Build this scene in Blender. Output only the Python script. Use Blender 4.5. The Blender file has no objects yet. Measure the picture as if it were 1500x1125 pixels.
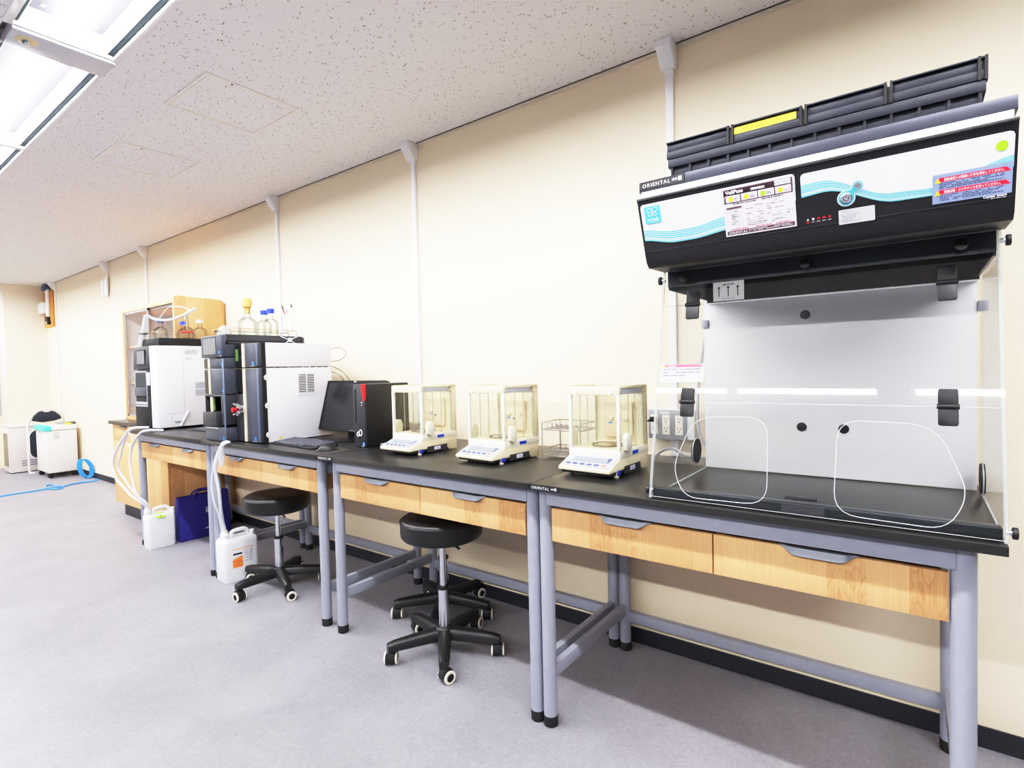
import bpy, bmesh, math, random
from mathutils import Vector, Matrix
random.seed(7)
PI = math.pi
COL = bpy.context.scene.collection
sc = bpy.context.scene

# ---------------------------------------------------------------- materials
def lin(c):
    c /= 255.0
    return c / 12.92 if c <= 0.04045 else ((c + 0.055) / 1.055) ** 2.4
def rgb(r, g, b): return (lin(r), lin(g), lin(b), 1.0)

class NT:
    """tiny node-tree builder"""
    def __init__(s, name):
        s.m = bpy.data.materials.new(name); s.m.use_nodes = True
        s.t = s.m.node_tree; s.t.nodes.clear()
        s.out = s.t.nodes.new('ShaderNodeOutputMaterial')
    def n(s, typ, **kw):
        nd = s.t.nodes.new('ShaderNode' + typ)
        ins = kw.pop('ins', {})
        for k, v in kw.items(): setattr(nd, k, v)
        for k, v in ins.items():
            if isinstance(v, bpy.types.NodeSocket): s.t.links.new(v, nd.inputs[k])
            else: nd.inputs[k].default_value = v
        return nd
    def link(s, a, b): s.t.links.new(a, b)
    def math(s, op, a, b=None, c=None):
        ins = {0: a}
        if b is not None: ins[1] = b
        if c is not None: ins[2] = c
        return s.n('Math', operation=op, ins=ins).outputs[0]
    def mix(s, f, a, b, mode='MIX'):
        nd = s.n('Mix', data_type='RGBA', blend_type=mode)
        for idx, v in ((0, f), (6, a), (7, b)):
            if isinstance(v, bpy.types.NodeSocket): s.link(v, nd.inputs[idx])
            else: nd.inputs[idx].default_value = v
        return nd.outputs[2]
    def ramp(s, f, stops):
        r = s.n('ValToRGB', ins={0: f}); e = r.color_ramp.elements
        while len(e) < len(stops): e.new(0.5)
        for el, (p, c) in zip(e, stops): el.position = p; el.color = c
        return r.outputs[0]
    def surf(s, sh): s.link(sh, s.out.inputs[0])

def mat(name, col, rough=0.5, metal=0.0, var=0.04, scale=30, coat=0.0, emit=None, estr=0.0, bump=0.0, spec=0.5, rvar=0.08):
    t = NT(name)
    co = t.n('TexCoord').outputs['Object']
    nz = t.n('TexNoise', ins={'Vector': co, 'Scale': scale, 'Detail': 3.0})
    c2 = tuple(max(0, x * (1 - var * 2.5)) for x in col[:3]) + (1,)
    c = t.mix(nz.outputs[0], c2, tuple(min(1, x * (1 + var)) for x in col[:3]) + (1,))
    r = t.math('MULTIPLY_ADD', nz.outputs[0], rvar, rough - rvar / 2)
    p = t.n('BsdfPrincipled', ins={'Base Color': c, 'Roughness': r, 'Metallic': metal, 'Coat Weight': coat, 'Specular IOR Level': spec})
    if emit:
        p.inputs['Emission Color'].default_value = emit
        p.inputs['Emission Strength'].default_value = estr
    if bump:
        b = t.n('Bump', ins={'Height': nz.outputs[0], 'Strength': bump, 'Distance': 0.002})
        t.link(b.outputs[0], p.inputs['Normal'])
    t.surf(p.outputs[0]); return t.m

def clear_mat(name, tint, gloss=0.06, milk=0.0, rough=0.02):
    """thin clear sheet: see-through with a fresnel reflection and a little haze"""
    t = NT(name)
    co = t.n('TexCoord').outputs['Object']
    nz = t.n('TexNoise', ins={'Vector': co, 'Scale': 8.0})
    tr = t.n('BsdfTransparent', ins={'Color': tint})
    gl = t.n('BsdfGlossy', ins={'Color': (1, 1, 1, 1), 'Roughness': rough})
    lw = t.n('LayerWeight', ins={'Blend': 0.5})
    f = t.math('MULTIPLY_ADD', t.math('POWER', lw.outputs[1], 5.0), 0.8, gloss)
    m1 = t.n('MixShader', ins={0: f, 1: tr.outputs[0], 2: gl.outputs[0]})
    if milk:
        df = t.n('BsdfPrincipled', ins={'Base Color': (0.9, 0.92, 0.95, 1), 'Roughness': 0.4})
        mk = t.math('MULTIPLY_ADD', nz.outputs[0], milk * 0.3, milk * 0.85)
        m1 = t.n('MixShader', ins={0: mk, 1: m1.outputs[0], 2: df.outputs[0]})
    t.surf(m1.outputs[0]); return t.m

def glass_mat(name, tint=(0.96, 0.98, 0.97, 1)):
    t = NT(name)
    co = t.n('TexCoord').outputs['Object']
    nz = t.n('TexNoise', ins={'Vector': co, 'Scale': 20.0})
    lw = t.n('LayerWeight', ins={'Blend': 0.35})
    tr = t.n('BsdfTransparent', ins={'Color': tint})
    ed = t.n('BsdfTransparent', ins={'Color': (0.72, 0.77, 0.77, 1)})
    e2 = t.n('MixShader', ins={0: t.math('MULTIPLY', t.math('POWER', lw.outputs[1], 1.5), 0.7), 1: tr.outputs[0], 2: ed.outputs[0]})
    gl = t.n('BsdfGlossy', ins={'Roughness': 0.03})
    f = t.math('MULTIPLY_ADD', lw.outputs[0], 0.55, t.math('MULTIPLY', nz.outputs[0], 0.05))
    m = t.n('MixShader', ins={0: f, 1: e2.outputs[0], 2: gl.outputs[0]})
    t.surf(m.outputs[0]); return t.m

def wood_mat(name, light, dark, plank=0.085):
    """oak laminate: upright grain, staves of slightly different tone, some cathedral figure"""
    t = NT(name)
    co = t.n('TexCoord').outputs['Object']
    sx = t.n('SeparateXYZ', ins={0: co})
    w = t.math('ADD', sx.outputs[0], t.math('MULTIPLY', sx.outputs[1], 0.83))
    stave = t.math('FLOOR', t.math('DIVIDE', w, plank))
    wn = t.n('TexWhiteNoise', noise_dimensions='1D', ins={'W': stave})
    off = t.n('CombineXYZ', ins={0: w, 1: t.math('MULTIPLY', wn.outputs[0], 9.0), 2: t.math('MULTIPLY', sx.outputs[2], 1.0)})
    grain = t.n('TexNoise', ins={'Vector': t.n('VectorMath', operation='MULTIPLY', ins={0: off.outputs[0], 1: (260, 1, 9)}).outputs[0], 'Scale': 1.0, 'Detail': 5.0, 'Roughness': 0.6})
    big = t.n('TexNoise', ins={'Vector': t.n('VectorMath', operation='MULTIPLY', ins={0: off.outputs[0], 1: (22, 1, 7)}).outputs[0], 'Scale': 1.0, 'Detail': 1.5})
    rings = t.math('FRACT', t.math('MULTIPLY', big.outputs[0], 11.0))
    rings = t.math('MULTIPLY', t.math('POWER', rings, 3.0), t.math('GREATER_THAN', wn.outputs[0], 0.55))
    f = t.math('ADD', t.math('MULTIPLY', grain.outputs[0], 0.55), t.math('MULTIPLY', wn.outputs[0], 0.33))
    f = t.math('ADD', f, t.math('MULTIPLY', rings, 0.22))
    c = t.ramp(f, [(0.22, light), (0.95, dark)])
    p = t.n('BsdfPrincipled', ins={'Base Color': c, 'Roughness': 0.5})
    t.surf(p.outputs[0]); return t.m

def floor_mat():
    t = NT('grey_vinyl_floor')
    co = t.n('TexCoord').outputs['Object']
    a = t.n('TexNoise', ins={'Vector': co, 'Scale': 2.2, 'Detail': 6.0, 'Roughness': 0.62, 'Distortion': 0.6})
    b = t.n('TexNoise', ins={'Vector': t.n('VectorMath', operation='MULTIPLY', ins={0: co, 1: (34, 16, 1)}).outputs[0], 'Scale': 1.0, 'Detail': 6.0, 'Distortion': 4.0})
    d = t.n('TexNoise', ins={'Vector': t.n('VectorMath', operation='MULTIPLY', ins={0: co, 1: (13, 30, 1)}).outputs[0], 'Scale': 1.0, 'Detail': 6.0, 'Distortion': 5.0})
    e = t.n('TexNoise', ins={'Vector': co, 'Scale': 260.0, 'Detail': 2.0})
    f = t.math('ADD', t.math('MULTIPLY', a.outputs[0], 0.42), t.math('MULTIPLY', b.outputs[0], 0.24))
    f = t.math('ADD', f, t.math('MULTIPLY', d.outputs[0], 0.24))
    f = t.math('ADD', f, t.math('MULTIPLY', e.outputs[0], 0.1))
    c = t.ramp(f, [(0.33, rgb(121, 119, 126)), (0.66, rgb(160, 158, 166))])
    r = t.math('MULTIPLY_ADD', a.outputs[0], 0.2, 0.36)
    bp = t.n('Bump', ins={'Height': f, 'Strength': 0.06, 'Distance': 0.002})
    p = t.n('BsdfPrincipled', ins={'Base Color': c, 'Roughness': r, 'Normal': bp.outputs[0], 'Specular IOR Level': 0.35})
    t.surf(p.outputs[0]); return t.m

def ceiling_mat():
    """rock-wool board: warm white with short dark dashes"""
    t = NT('fissured_ceiling_board')
    co = t.n('TexCoord').outputs['Object']
    wob = t.n('TexNoise', ins={'Vector': co, 'Scale': 35.0, 'Detail': 2.0})
    wv = t.n('VectorMath', operation='MULTIPLY_ADD', ins={0: wob.outputs[1], 1: (0.016, 0.016, 0), 2: co}).outputs[0]
    masks = []
    for ang, sc_, thr in ((0.35, (24, 120, 1), 0.19), (-0.75, (24, 130, 1), 0.17), (1.2, (30, 110, 1), 0.15)):
        ro = t.n('VectorRotate', rotation_type='Z_AXIS', ins={'Vector': wv, 'Angle': ang}).outputs[0]
        v = t.n('TexVoronoi', ins={'Vector': t.n('VectorMath', operation='MULTIPLY', ins={0: ro, 1: sc_}).outputs[0], 'Scale': 1.0})
        keep = t.math('GREATER_THAN', t.n('SeparateColor', ins={0: v.outputs['Color']}).outputs[0], 0.70)
        d = t.n('MapRange', ins={0: v.outputs['Distance'], 1: thr * 0.55, 2: thr * 1.25, 3: 1.0, 4: 0.0}).outputs[0]
        masks.append(t.math('MULTIPLY', d, keep))
    m = t.math('MAXIMUM', t.math('MAXIMUM', masks[0], masks[1]), masks[2])
    fine = t.n('TexNoise', ins={'Vector': co, 'Scale': 220.0, 'Detail': 2.0})
    base = t.mix(fine.outputs[0], rgb(238, 236, 236), rgb(253, 251, 251))
    c = t.mix(t.math('MULTIPLY', m, 0.95), base, rgb(96, 82, 72))
    bp = t.n('Bump', ins={'Height': t.math('MULTIPLY_ADD', m, -1.0, t.math('MULTIPLY', fine.outputs[0], 0.25)), 'Strength': 0.5, 'Distance': 0.003})
    p = t.n('BsdfPrincipled', ins={'Base Color': c, 'Roughness': 0.9, 'Normal': bp.outputs[0], 'Specular IOR Level': 0.1})
    t.surf(p.outputs[0]); return t.m

def wall_mat(name, col):
    t = NT(name)
    co = t.n('TexCoord').outputs['Object']
    a = t.n('TexNoise', ins={'Vector': co, 'Scale': 160.0, 'Detail': 3.0})
    b = t.n('TexNoise', ins={'Vector': co, 'Scale': 0.8, 'Detail': 2.0})
    c = t.mix(b.outputs[0], tuple(x * 0.97 for x in col[:3]) + (1,), col)
    bp = t.n('Bump', ins={'Height': a.outputs[0], 'Strength': 0.12, 'Distance': 0.001})
    p = t.n('BsdfPrincipled', ins={'Base Color': c, 'Roughness': 0.75, 'Normal': bp.outputs[0], 'Specular IOR Level': 0.25})
    t.surf(p.outputs[0]); return t.m

def emit_mat(name, col, s):
    t = NT(name)
    co = t.n('TexCoord').outputs['Object']
    nz = t.n('TexNoise', ins={'Vector': co, 'Scale': 3.0})
    st = t.math('MULTIPLY_ADD', nz.outputs[0], 0.06 * s, s * 0.97)
    e = t.n('Emission', ins={'Color': col, 'Strength': st})
    t.surf(e.outputs[0]); return t.m

LED = 142.0
M = dict(
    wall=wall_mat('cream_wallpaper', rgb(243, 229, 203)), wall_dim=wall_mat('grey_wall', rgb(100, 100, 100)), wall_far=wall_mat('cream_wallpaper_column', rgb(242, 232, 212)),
    floor=floor_mat(), ceiling=ceiling_mat(), base=mat('black_baseboard', rgb(34, 35, 44), 0.45),
    trimc=mat('cream_trim', rgb(235, 226, 206), 0.6), hatchf=mat('hatch_frame', rgb(250, 246, 240), 0.6), gap=mat('dark_gap', rgb(60, 72, 76), 0.7), seam=mat('dark_seam', rgb(70, 60, 50), 0.8),
    oak=wood_mat('oak_laminate', rgb(230, 182, 128), rgb(172, 114, 66)), oakd=wood_mat('oak_laminate_pale', rgb(232, 188, 134), rgb(188, 134, 82), 0.12),
    top=mat('black_bench_top', rgb(38, 37, 36), 0.32, var=0.01, scale=60, spec=0.5, rvar=0.01), 
    steel=mat('grey_painted_steel', rgb(152, 155, 168), 0.36, 0.0), steeld=mat('grey_lip_metal', rgb(112, 116, 126), 0.36, 0.3),
    black=mat('black_plastic', rgb(24, 24, 27), 0.42), blackm=mat('matt_black', rgb(14, 14, 16), 0.7), rubber=mat('black_rubber', rgb(18, 18, 20), 0.6),
    vinyl=mat('black_vinyl', rgb(20, 20, 22), 0.38, bump=0.1, scale=300), chrome=mat('chrome', rgb(215, 218, 225), 0.12, 1.0, var=0.0),
    white=mat('white_plastic', rgb(240, 240, 242), 0.4), lav=mat('lavender_white_metal', rgb(248, 245, 253), 0.42, var=0.008), duct=mat('white_duct', rgb(252, 251, 252), 0.45), 
    ivory=mat('ivory_plastic', rgb(228, 216, 184), 0.42), ivoryw=mat('ivory_white_plastic', rgb(242, 236, 218), 0.4), ivoryd=mat('ivory_shade_plastic', rgb(226, 210, 176), 0.5),
    greybar=mat('grey_bar', rgb(170, 172, 182), 0.4), blue=mat('royal_blue_plastic', rgb(30, 62, 190), 0.4), capblue=mat('cap_blue', rgb(40, 70, 215), 0.4), 
    red=mat('red_plastic', rgb(225, 25, 40), 0.4), redp=mat('red_print', rgb(232, 20, 60), 0.6), pink=mat('pink_print', rgb(236, 96, 130), 0.6), green=mat('green_sticker', rgb(160, 230, 20), 0.6),
    yellow=mat('yellow_sticker', rgb(245, 225, 45), 0.6), ytext=mat('yellow_brown_print', rgb(84, 70, 10), 0.7), ink=mat('dark_ink', rgb(45, 40, 48), 0.8), inkg=mat('grey_ink', rgb(140, 134, 150), 0.8),
    slate=mat('slate_front', rgb(66, 70, 82), 0.4), slated=mat('dark_slate', rgb(46, 47, 54), 0.45), slateb=mat('blue_slate_edge', rgb(88, 100, 122), 0.4), key=mat('key_top', rgb(84, 86, 98), 0.35), 
    screen=mat('dark_screen', rgb(28, 29, 34), 0.18), screeng=mat('grey_touch_screen', rgb(112, 114, 118), 0.25), label_glow=mat('glowing_label', rgb(250, 250, 252), 0.5, emit=(1, 1, 1, 1), estr=0.3),
    lcd=mat('lcd_grey', rgb(140, 150, 160), 0.25), lcdb=mat('panel_pale_blue', rgb(184, 190, 212), 0.4), keyb=mat('slate_blue_key', rgb(74, 82, 120), 0.5), keyr=mat('salmon_key', rgb(236, 130, 118), 0.5),
    hood=mat('hood_black', rgb(24, 23, 27), 0.42), hoodm=mat('hood_metal', rgb(66, 68, 80), 0.38, 0.4, scale=400, var=0.2), hoodmd=mat('hood_metal_dark', rgb(56, 60, 66), 0.3, 0.5, scale=400, var=0.2), 
    filt=mat('filter_black', rgb(36, 37, 48), 0.45, var=0.1, scale=14, spec=0.25), hoodin=mat('hood_inner_olive', rgb(46, 46, 38), 0.6),
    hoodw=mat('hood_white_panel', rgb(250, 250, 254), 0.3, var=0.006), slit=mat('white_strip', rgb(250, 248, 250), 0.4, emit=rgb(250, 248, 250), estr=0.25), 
    lblw=mat('label_white', rgb(240, 238, 246), 0.35), cyan=mat('cyan_print', rgb(90, 205, 232), 0.5), cyanl=mat('pale_cyan_print', rgb(190, 235, 245), 0.5), lblb=mat('label_grey_blue', rgb(136, 152, 196), 0.5),
    plum=mat('plum_print', rgb(92, 66, 74), 0.6), lilac=mat('lilac_paper', rgb(234, 226, 238), 0.6), silver=mat('silver_label', rgb(206, 208, 214), 0.4), 
    acr=clear_mat('clear_acrylic', (0.965, 0.97, 0.965, 1), 0.06), acre=clear_mat('acrylic_edge', (.86, .9, .88, 1), .10, .22), acrl=clear_mat('acrylic_cut_edge', (.95, .96, .96, 1), .1, .45), acrh=mat('arm_hole_cut_edge', rgb(225, 226, 230), 0.3),
    glassd=clear_mat('cabinet_glass', (0.97, 0.97, 0.96, 1), 0.035), glassb=clear_mat('balance_glass', (0.985, 0.99, 0.975, 1), 0.04), glassg=clear_mat('balance_glass_edge', (.78, .8, .62, 1), .1, .25),
    smoke=clear_mat('smoked_window', (0.3, 0.32, 0.3, 1), 0.08), bottle=glass_mat('bottle_glass'), liquid=clear_mat('clear_liquid', (0.93, 0.96, 0.97, 1), 0.05),
    hdpe=mat('milky_plastic', rgb(238, 240, 246), 0.4), orange=mat('orange_print', rgb(250, 150, 70), 0.6), tube=mat('white_tubing', rgb(226, 230, 242), 0.35), tubec=clear_mat('clear_tubing', (0.86, 0.89, 0.93, 1), 0.1, 0.35),
    navy=mat('navy_cloth', rgb(36, 30, 128), 0.75, var=0.12, scale=9), wire=mat('steel_wire', rgb(178, 172, 164), 0.35, 0.4), wireg=mat('gold_wire', rgb(190, 170, 130), 0.35, 0.8),
    cork=mat('amber_stopper', rgb(242, 196, 110), 0.6), alu=mat('aluminium', rgb(186, 188, 192), 0.35, 0.7), plate=mat('steel_wall_plate', rgb(160, 162, 168), 0.4, 0.5), olive=mat('olive_plate', rgb(120, 116, 96), 0.5),
    cablew=mat('grey_cable', rgb(176, 174, 184), 0.5), cableb=mat('blue_hose', rgb(60, 150, 235), 0.4), mint=mat('mint_plastic', rgb(86, 232, 212), 0.4), cart=mat('warm_white_metal', rgb(240, 235, 230), 0.45),
    chairb=mat('dark_navy_fabric', rgb(34, 40, 56), 0.8), cabin=mat('pinkish_white_metal', rgb(232, 222, 218), 0.5), ply=wood_mat('varnished_plywood', rgb(222, 160, 80), rgb(170, 110, 50), 0.3),
    lampw=emit_mat('led_panel', (0.975, 0.985, 1.0, 1), LED), lampr=mat('lamp_reflector', rgb(246, 244, 250), 0.35, emit=(0.97, 0.96, 1, 1), estr=0.05), lampp=mat('lamp_panel_grey', rgb(72, 70, 80), 0.5), lampf=mat('lamp_frame_white', rgb(238, 236, 240), 0.4), 
    lamps=mat('lamp_strip_grey', rgb(212, 211, 220), 0.4), sensor=mat('sensor_beige', rgb(232, 214, 170), 0.5), blind=emit_mat('daylit_blind', (0.93, 0.97, 1.0, 1), 0.95),
    bluel=mat('blue_badge', rgb(40, 130, 220), 0.4), paper=mat('paper_white', rgb(236, 236, 238), 0.7), greenw=mat('green_card', rgb(90, 130, 60), 0.5),
)

# ---------------------------------------------------------------- mesh builder
class MB:
    def __init__(s, X=None): s.v = []; s.f = []; s.X = X
    def add(s, vs, fs):
        o = len(s.v)
        for p in vs:
            p = Vector(p); s.v.append(tuple(s.X @ p) if s.X else tuple(p))
        s.f += [tuple(i + o for i in f) for f in fs]; return s
    def box(s, x0, x1, y0, y1, z0, z1):
        v = [(x, y, z) for z in (z0, z1) for y in (y0, y1) for x in (x0, x1)]
        return s.add(v, [(0, 2, 3, 1), (4, 5, 7, 6), (0, 1, 5, 4), (2, 6, 7, 3), (0, 4, 6, 2), (1, 3, 7, 5)])
    def cbox(s, c, d, rz=0.0):
        m = Matrix.Translation(c) @ Matrix.Rotation(rz, 4, 'Z')
        v = [m @ Vector((x * d[0] / 2, y * d[1] / 2, z * d[2] / 2)) for z in (-1, 1) for y in (-1, 1) for x in (-1, 1)]
        return s.add(v, [(0, 2, 3, 1), (4, 5, 7, 6), (0, 1, 5, 4), (2, 6, 7, 3), (0, 4, 6, 2), (1, 3, 7, 5)])
    def prism(s, poly, ax, a0, a1):
        """polygon (2D) extruded along axis ax; poly coords are the two other axes in order"""
        def mk(p, a):
            q = list(p); q.insert(ax, a); return tuple(q)
        n = len(poly)
        v = [mk(p, a0) for p in poly] + [mk(p, a1) for p in poly]
        return s.add(v, [tuple(range(n))[::-1], tuple(range(n, 2 * n))] + [(i, (i + 1) % n, n + (i + 1) % n, n + i) for i in range(n)])
    def cyl(s, p0, p1, r0, r1=None, n=20, cap=True):
        r1 = r0 if r1 is None else r1
        p0 = Vector(p0); p1 = Vector(p1); q = (p1 - p0).to_track_quat('Z', 'Y')
        v = []
        for p, r in ((p0, r0), (p1, r1)):
            for i in range(n):
                a = 2 * PI * i / n; v.append(p + q @ Vector((r * math.cos(a), r * math.sin(a), 0)))
        f = [(i, (i + 1) % n, n + (i + 1) % n, n + i) for i in range(n)]
        if cap: f += [tuple(range(n))[::-1], tuple(range(n, 2 * n))]
        return s.add(v, f)
    def lathe(s, prof, c=(0, 0, 0), n=24, R=None, cap=True):
        v = []; f = []
        for r, z in prof:
            for i in range(n):
                a = 2 * PI * i / n; p = Vector((r * math.cos(a), r * math.sin(a), z))
                if R is not None: p = R @ p
                v.append(p + Vector(c))
        for k in range(len(prof) - 1):
            for i in range(n): f.append((k * n + i, k * n + (i + 1) % n, (k + 1) * n + (i + 1) % n, (k + 1) * n + i))
        if cap and prof[0][0] > 1e-5: f.append(tuple(range(n))[::-1])
        if cap and prof[-1][0] > 1e-5: f.append(tuple(range((len(prof) - 1) * n, len(prof) * n)))
        return s.add(v, f)
    def tube(s, pts, r, n=8, closed=False, sub=0):
        pts = [Vector(p) for p in pts]
        if sub: pts = spline(pts, sub, closed)
        N = len(pts); rings = []; up = None
        for i, p in enumerate(pts):
            a = pts[i - 1] if (i or closed) else p; b = pts[(i + 1) % N] if (i < N - 1 or closed) else p
            t = (b - a)
            t = t.normalized() if t.length > 1e-9 else Vector((0, 0, 1))
            if up is None: up = t.orthogonal().normalized()
            up = up - t * up.dot(t)
            up = up.normalized() if up.length > 1e-6 else t.orthogonal().normalized()
            sd = t.cross(up)
            rr = r[i * (len(r) - 1) // max(1, N - 1)] if isinstance(r, (list, tuple)) else r
            rings.append([p + (up * math.cos(2 * PI * k / n) + sd * math.sin(2 * PI * k / n)) * rr for k in range(n)])
        v = [q for ring in rings for q in ring]; f = []
        for i in range(N if closed else N - 1):
            j = (i + 1) % N
            for k in range(n): f.append((i * n + k, i * n + (k + 1) % n, j * n + (k + 1) % n, j * n + k))
        if not closed: f += [tuple(range(n))[::-1], tuple(range((N - 1) * n, N * n))]
        return s.add(v, f)
    def quad(s, a, b, c, d): return s.add([a, b, c, d], [(0, 1, 2, 3)])
    def build(s, name, m, parent=None, bev=0.0, seg=2, smooth=35, loc=None):
        me = bpy.data.meshes.new(name); me.from_pydata(s.v, [], s.f)
        bm = bmesh.new(); bm.from_mesh(me); bmesh.ops.remove_doubles(bm, verts=bm.verts, dist=1e-6)
        bmesh.ops.recalc_face_normals(bm, faces=bm.faces)
        if bev:
            es = [e for e in bm.edges if len(e.link_faces) == 2 and e.calc_face_angle(0) > 0.6]
            try: bmesh.ops.bevel(bm, geom=es, offset=bev, segments=seg, profile=0.5, affect='EDGES', clamp_overlap=True)
            except Exception: pass
        bm.to_mesh(me); bm.free()
        me.polygons.foreach_set('use_smooth', [True] * len(me.polygons))
        try: me.set_sharp_from_angle(angle=math.radians(smooth))
        except Exception: pass
        me.materials.append(m)
        o = bpy.data.objects.new(name, me); COL.objects.link(o)
        if parent: o.parent = parent
        if loc: o.location = loc
        return o

def spline(pts, sub, closed=False):
    out = []; N = len(pts)
    rng = range(N if closed else N - 1)
    for i in rng:
        p1 = pts[i]; p2 = pts[(i + 1) % N]
        p0 = pts[i - 1] if (i or closed) else p1 * 2 - p2
        p3 = pts[(i + 2) % N] if (i + 2 < N or closed) else p2 * 2 - p1
        for k in range(sub):
            t = k / sub
            out.append(0.5 * ((2 * p1) + (p2 - p0) * t + (2 * p0 - 5 * p1 + 4 * p2 - p3) * t * t + (3 * p1 - p0 - 3 * p2 + p3) * t ** 3))
    if not closed: out.append(pts[-1])
    return out
def rrect(x0, x1, y0, y1, r, n=5):
    p = []
    for cx, cy, a in ((x1 - r, y1 - r, 0), (x0 + r, y1 - r, 90), (x0 + r, y0 + r, 180), (x1 - r, y0 + r, 270)):
        for i in range(n + 1):
            t = math.radians(a + 90 * i / n); p.append((cx + r * math.cos(t), cy + r * math.sin(t)))
    return p
def ell(cx, cy, rx, ry, n=24): return [(cx + rx * math.cos(2 * PI * i / n), cy + ry * math.sin(2 * PI * i / n)) for i in range(n)]

# ---------------------------------------------------------------- objects
def tag(o, label=None, cat=None, group=None, kind=None):
    if label: o['label'] = label
    if cat: o['category'] = cat
    if group: o['group'] = group
    if kind: o['kind'] = kind
    return o
def thing(name, label, cat, loc=(0, 0, 0), rz=0.0, group=None):
    o = bpy.data.objects.new(name, None); o.empty_display_size = 0.1; COL.objects.link(o)
    o.location = loc; o.rotation_euler = (0, 0, rz)
    return tag(o, label, cat, group)
def dup(o, parent=None):
    c = o.copy(); COL.objects.link(c)
    if parent: c.parent = parent
    for ch in list(o.children): dup(ch, c)
    return c
def struct(o): o['kind'] = 'structure'; return o

def frame(o, x, y):
    """matrix whose X, Y run along x and y and Z points out of the surface, at o"""
    x = Vector(x).normalized(); y = Vector(y).normalized(); z = x.cross(y).normalized(); y = z.cross(x)
    m = Matrix((x, y, z)).transposed().to_4x4(); m.translation = Vector(o); return m
def text(s, size, X, m, parent, name='lettering', align='LEFT', width=None, bold=0.0, sx=1.0, gap=1.0):
    cu = bpy.data.curves.new('t', 'FONT'); cu.body = s; cu.size = size; cu.align_x = align
    cu.offset = bold; cu.resolution_u = 2; cu.space_character = gap
    ob = bpy.data.objects.new('t', cu); COL.objects.link(ob)
    dg = bpy.context.evaluated_depsgraph_get()
    me = bpy.data.meshes.new_from_object(ob.evaluated_get(dg))
    bpy.data.objects.remove(ob); bpy.data.curves.remove(cu)
    if width and len(me.vertices):
        xs = [v.co.x for v in me.vertices]; w = max(xs) - min(xs)
        sx = width / w if w > 0 else 1
    me.transform(X @ Matrix.Diagonal((sx, 1, 1, 1)))
    me.name = name; me.materials.clear(); me.materials.append(m)
    o = bpy.data.objects.new(name, me); COL.objects.link(o); o.parent = parent
    return o
def flat(polys, X, m, parent, name):
    """flat shapes (lists of 2D points) on the surface X"""
    b = MB(X)
    for p in polys: b.add([(q[0], q[1], 0) for q in p], [tuple(range(len(p)))])
    return b.build(name, m, parent)
def R4(x0, x1, y0, y1): return [(x0, y0), (x1, y0), (x1, y1), (x0, y1)]
def greek(x0, x1, y0, y1, rows, seed=1, fill=0.8, h=0.5):
    """rows of short dashes: print too small to read"""
    rd = random.Random(seed); out = []; dy = (y1 - y0) / rows
    for i in range(rows):
        y = y1 - dy * (i + 0.75); x = x0; end = x1 - (rd.random() * 0.3 * (x1 - x0) if i % 3 == 2 else 0)
        while x < end:
            w = dy * (0.5 + rd.random() * 2.0)
            if rd.random() < fill: out.append(R4(x, min(x + w, end), y, y + dy * h))
            x += w + dy * 0.3
    return out
# ---------------------------------------------------------------- camera
CAM = Vector((1.5905, -2.2754, 1.268)); yaw, pit, rol, FPX = .6411, -.0306, -.024, 790.87
fw = Vector((-math.sin(yaw) * math.cos(pit), math.cos(yaw) * math.cos(pit), math.sin(pit)))
r0 = Vector((math.cos(yaw), math.sin(yaw), 0)); u0 = r0.cross(fw)
rt = r0 * math.cos(rol) + u0 * math.sin(rol); up = u0 * math.cos(rol) - r0 * math.sin(rol)
cd = bpy.data.cameras.new('camera'); cam = bpy.data.objects.new('camera', cd); COL.objects.link(cam)
mw = Matrix((rt, up, -fw)).transposed().to_4x4(); mw.translation = CAM; cam.matrix_world = mw
cd.sensor_fit = 'HORIZONTAL'; cd.sensor_width = 36.0; cd.lens = FPX / 1500 * 36.0; cd.clip_start = 0.02
sc.camera = cam

# ---------------------------------------------------------------- room shell
HC = 2.6; XL, XR, YF = -8.9, 4.6, -7.0
struct(MB().box(XL, XR, YF, 0.0, -0.1, 0.0).build('floor', M['floor']))
struct(MB().box(XL, XR, 0.0, 0.12, 0.0, HC + 0.1).build('wall_back', M['wall']))
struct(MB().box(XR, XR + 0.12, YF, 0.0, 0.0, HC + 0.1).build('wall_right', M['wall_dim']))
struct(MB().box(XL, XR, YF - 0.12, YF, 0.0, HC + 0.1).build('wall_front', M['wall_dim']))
b = MB(); b.box(XL - 0.12, XL, YF, -3.2, 0.0, HC + 0.1); b.box(XL - 0.12, XL, -3.2, -0.45, 0.0, 0.75); b.box(XL - 0.12, XL, -3.2, -0.45, 2.5, HC + 0.1)
struct(b.build('wall_left', M['wall']))
struct(MB().box(XL, -8.5, -0.46, 0.0, 0.0, HC).build('wall_column', M['wall_far']))
w = struct(thing('window_1', None, None, (XL - 0.03, -1.8, 0.75)))
b = MB(); b.box(-.02, .03, -1.4, -1.34, 0, 1.75); b.box(-.02, .03, 1.28, 1.34, 0, 1.75); b.box(-.02, .03, -1.34, 1.28, 0, .06); b.box(-.02, .03, -1.34, 1.28, 1.69, 1.75); b.box(-.015, .025, -.05, .01, .06, 1.69)
struct(b.build('window_frame', M['alu'], w))
struct(MB().box(-.05, -.04, -1.4, 1.34, 0, 1.75).build('blind', M['blind'], w))
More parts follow.
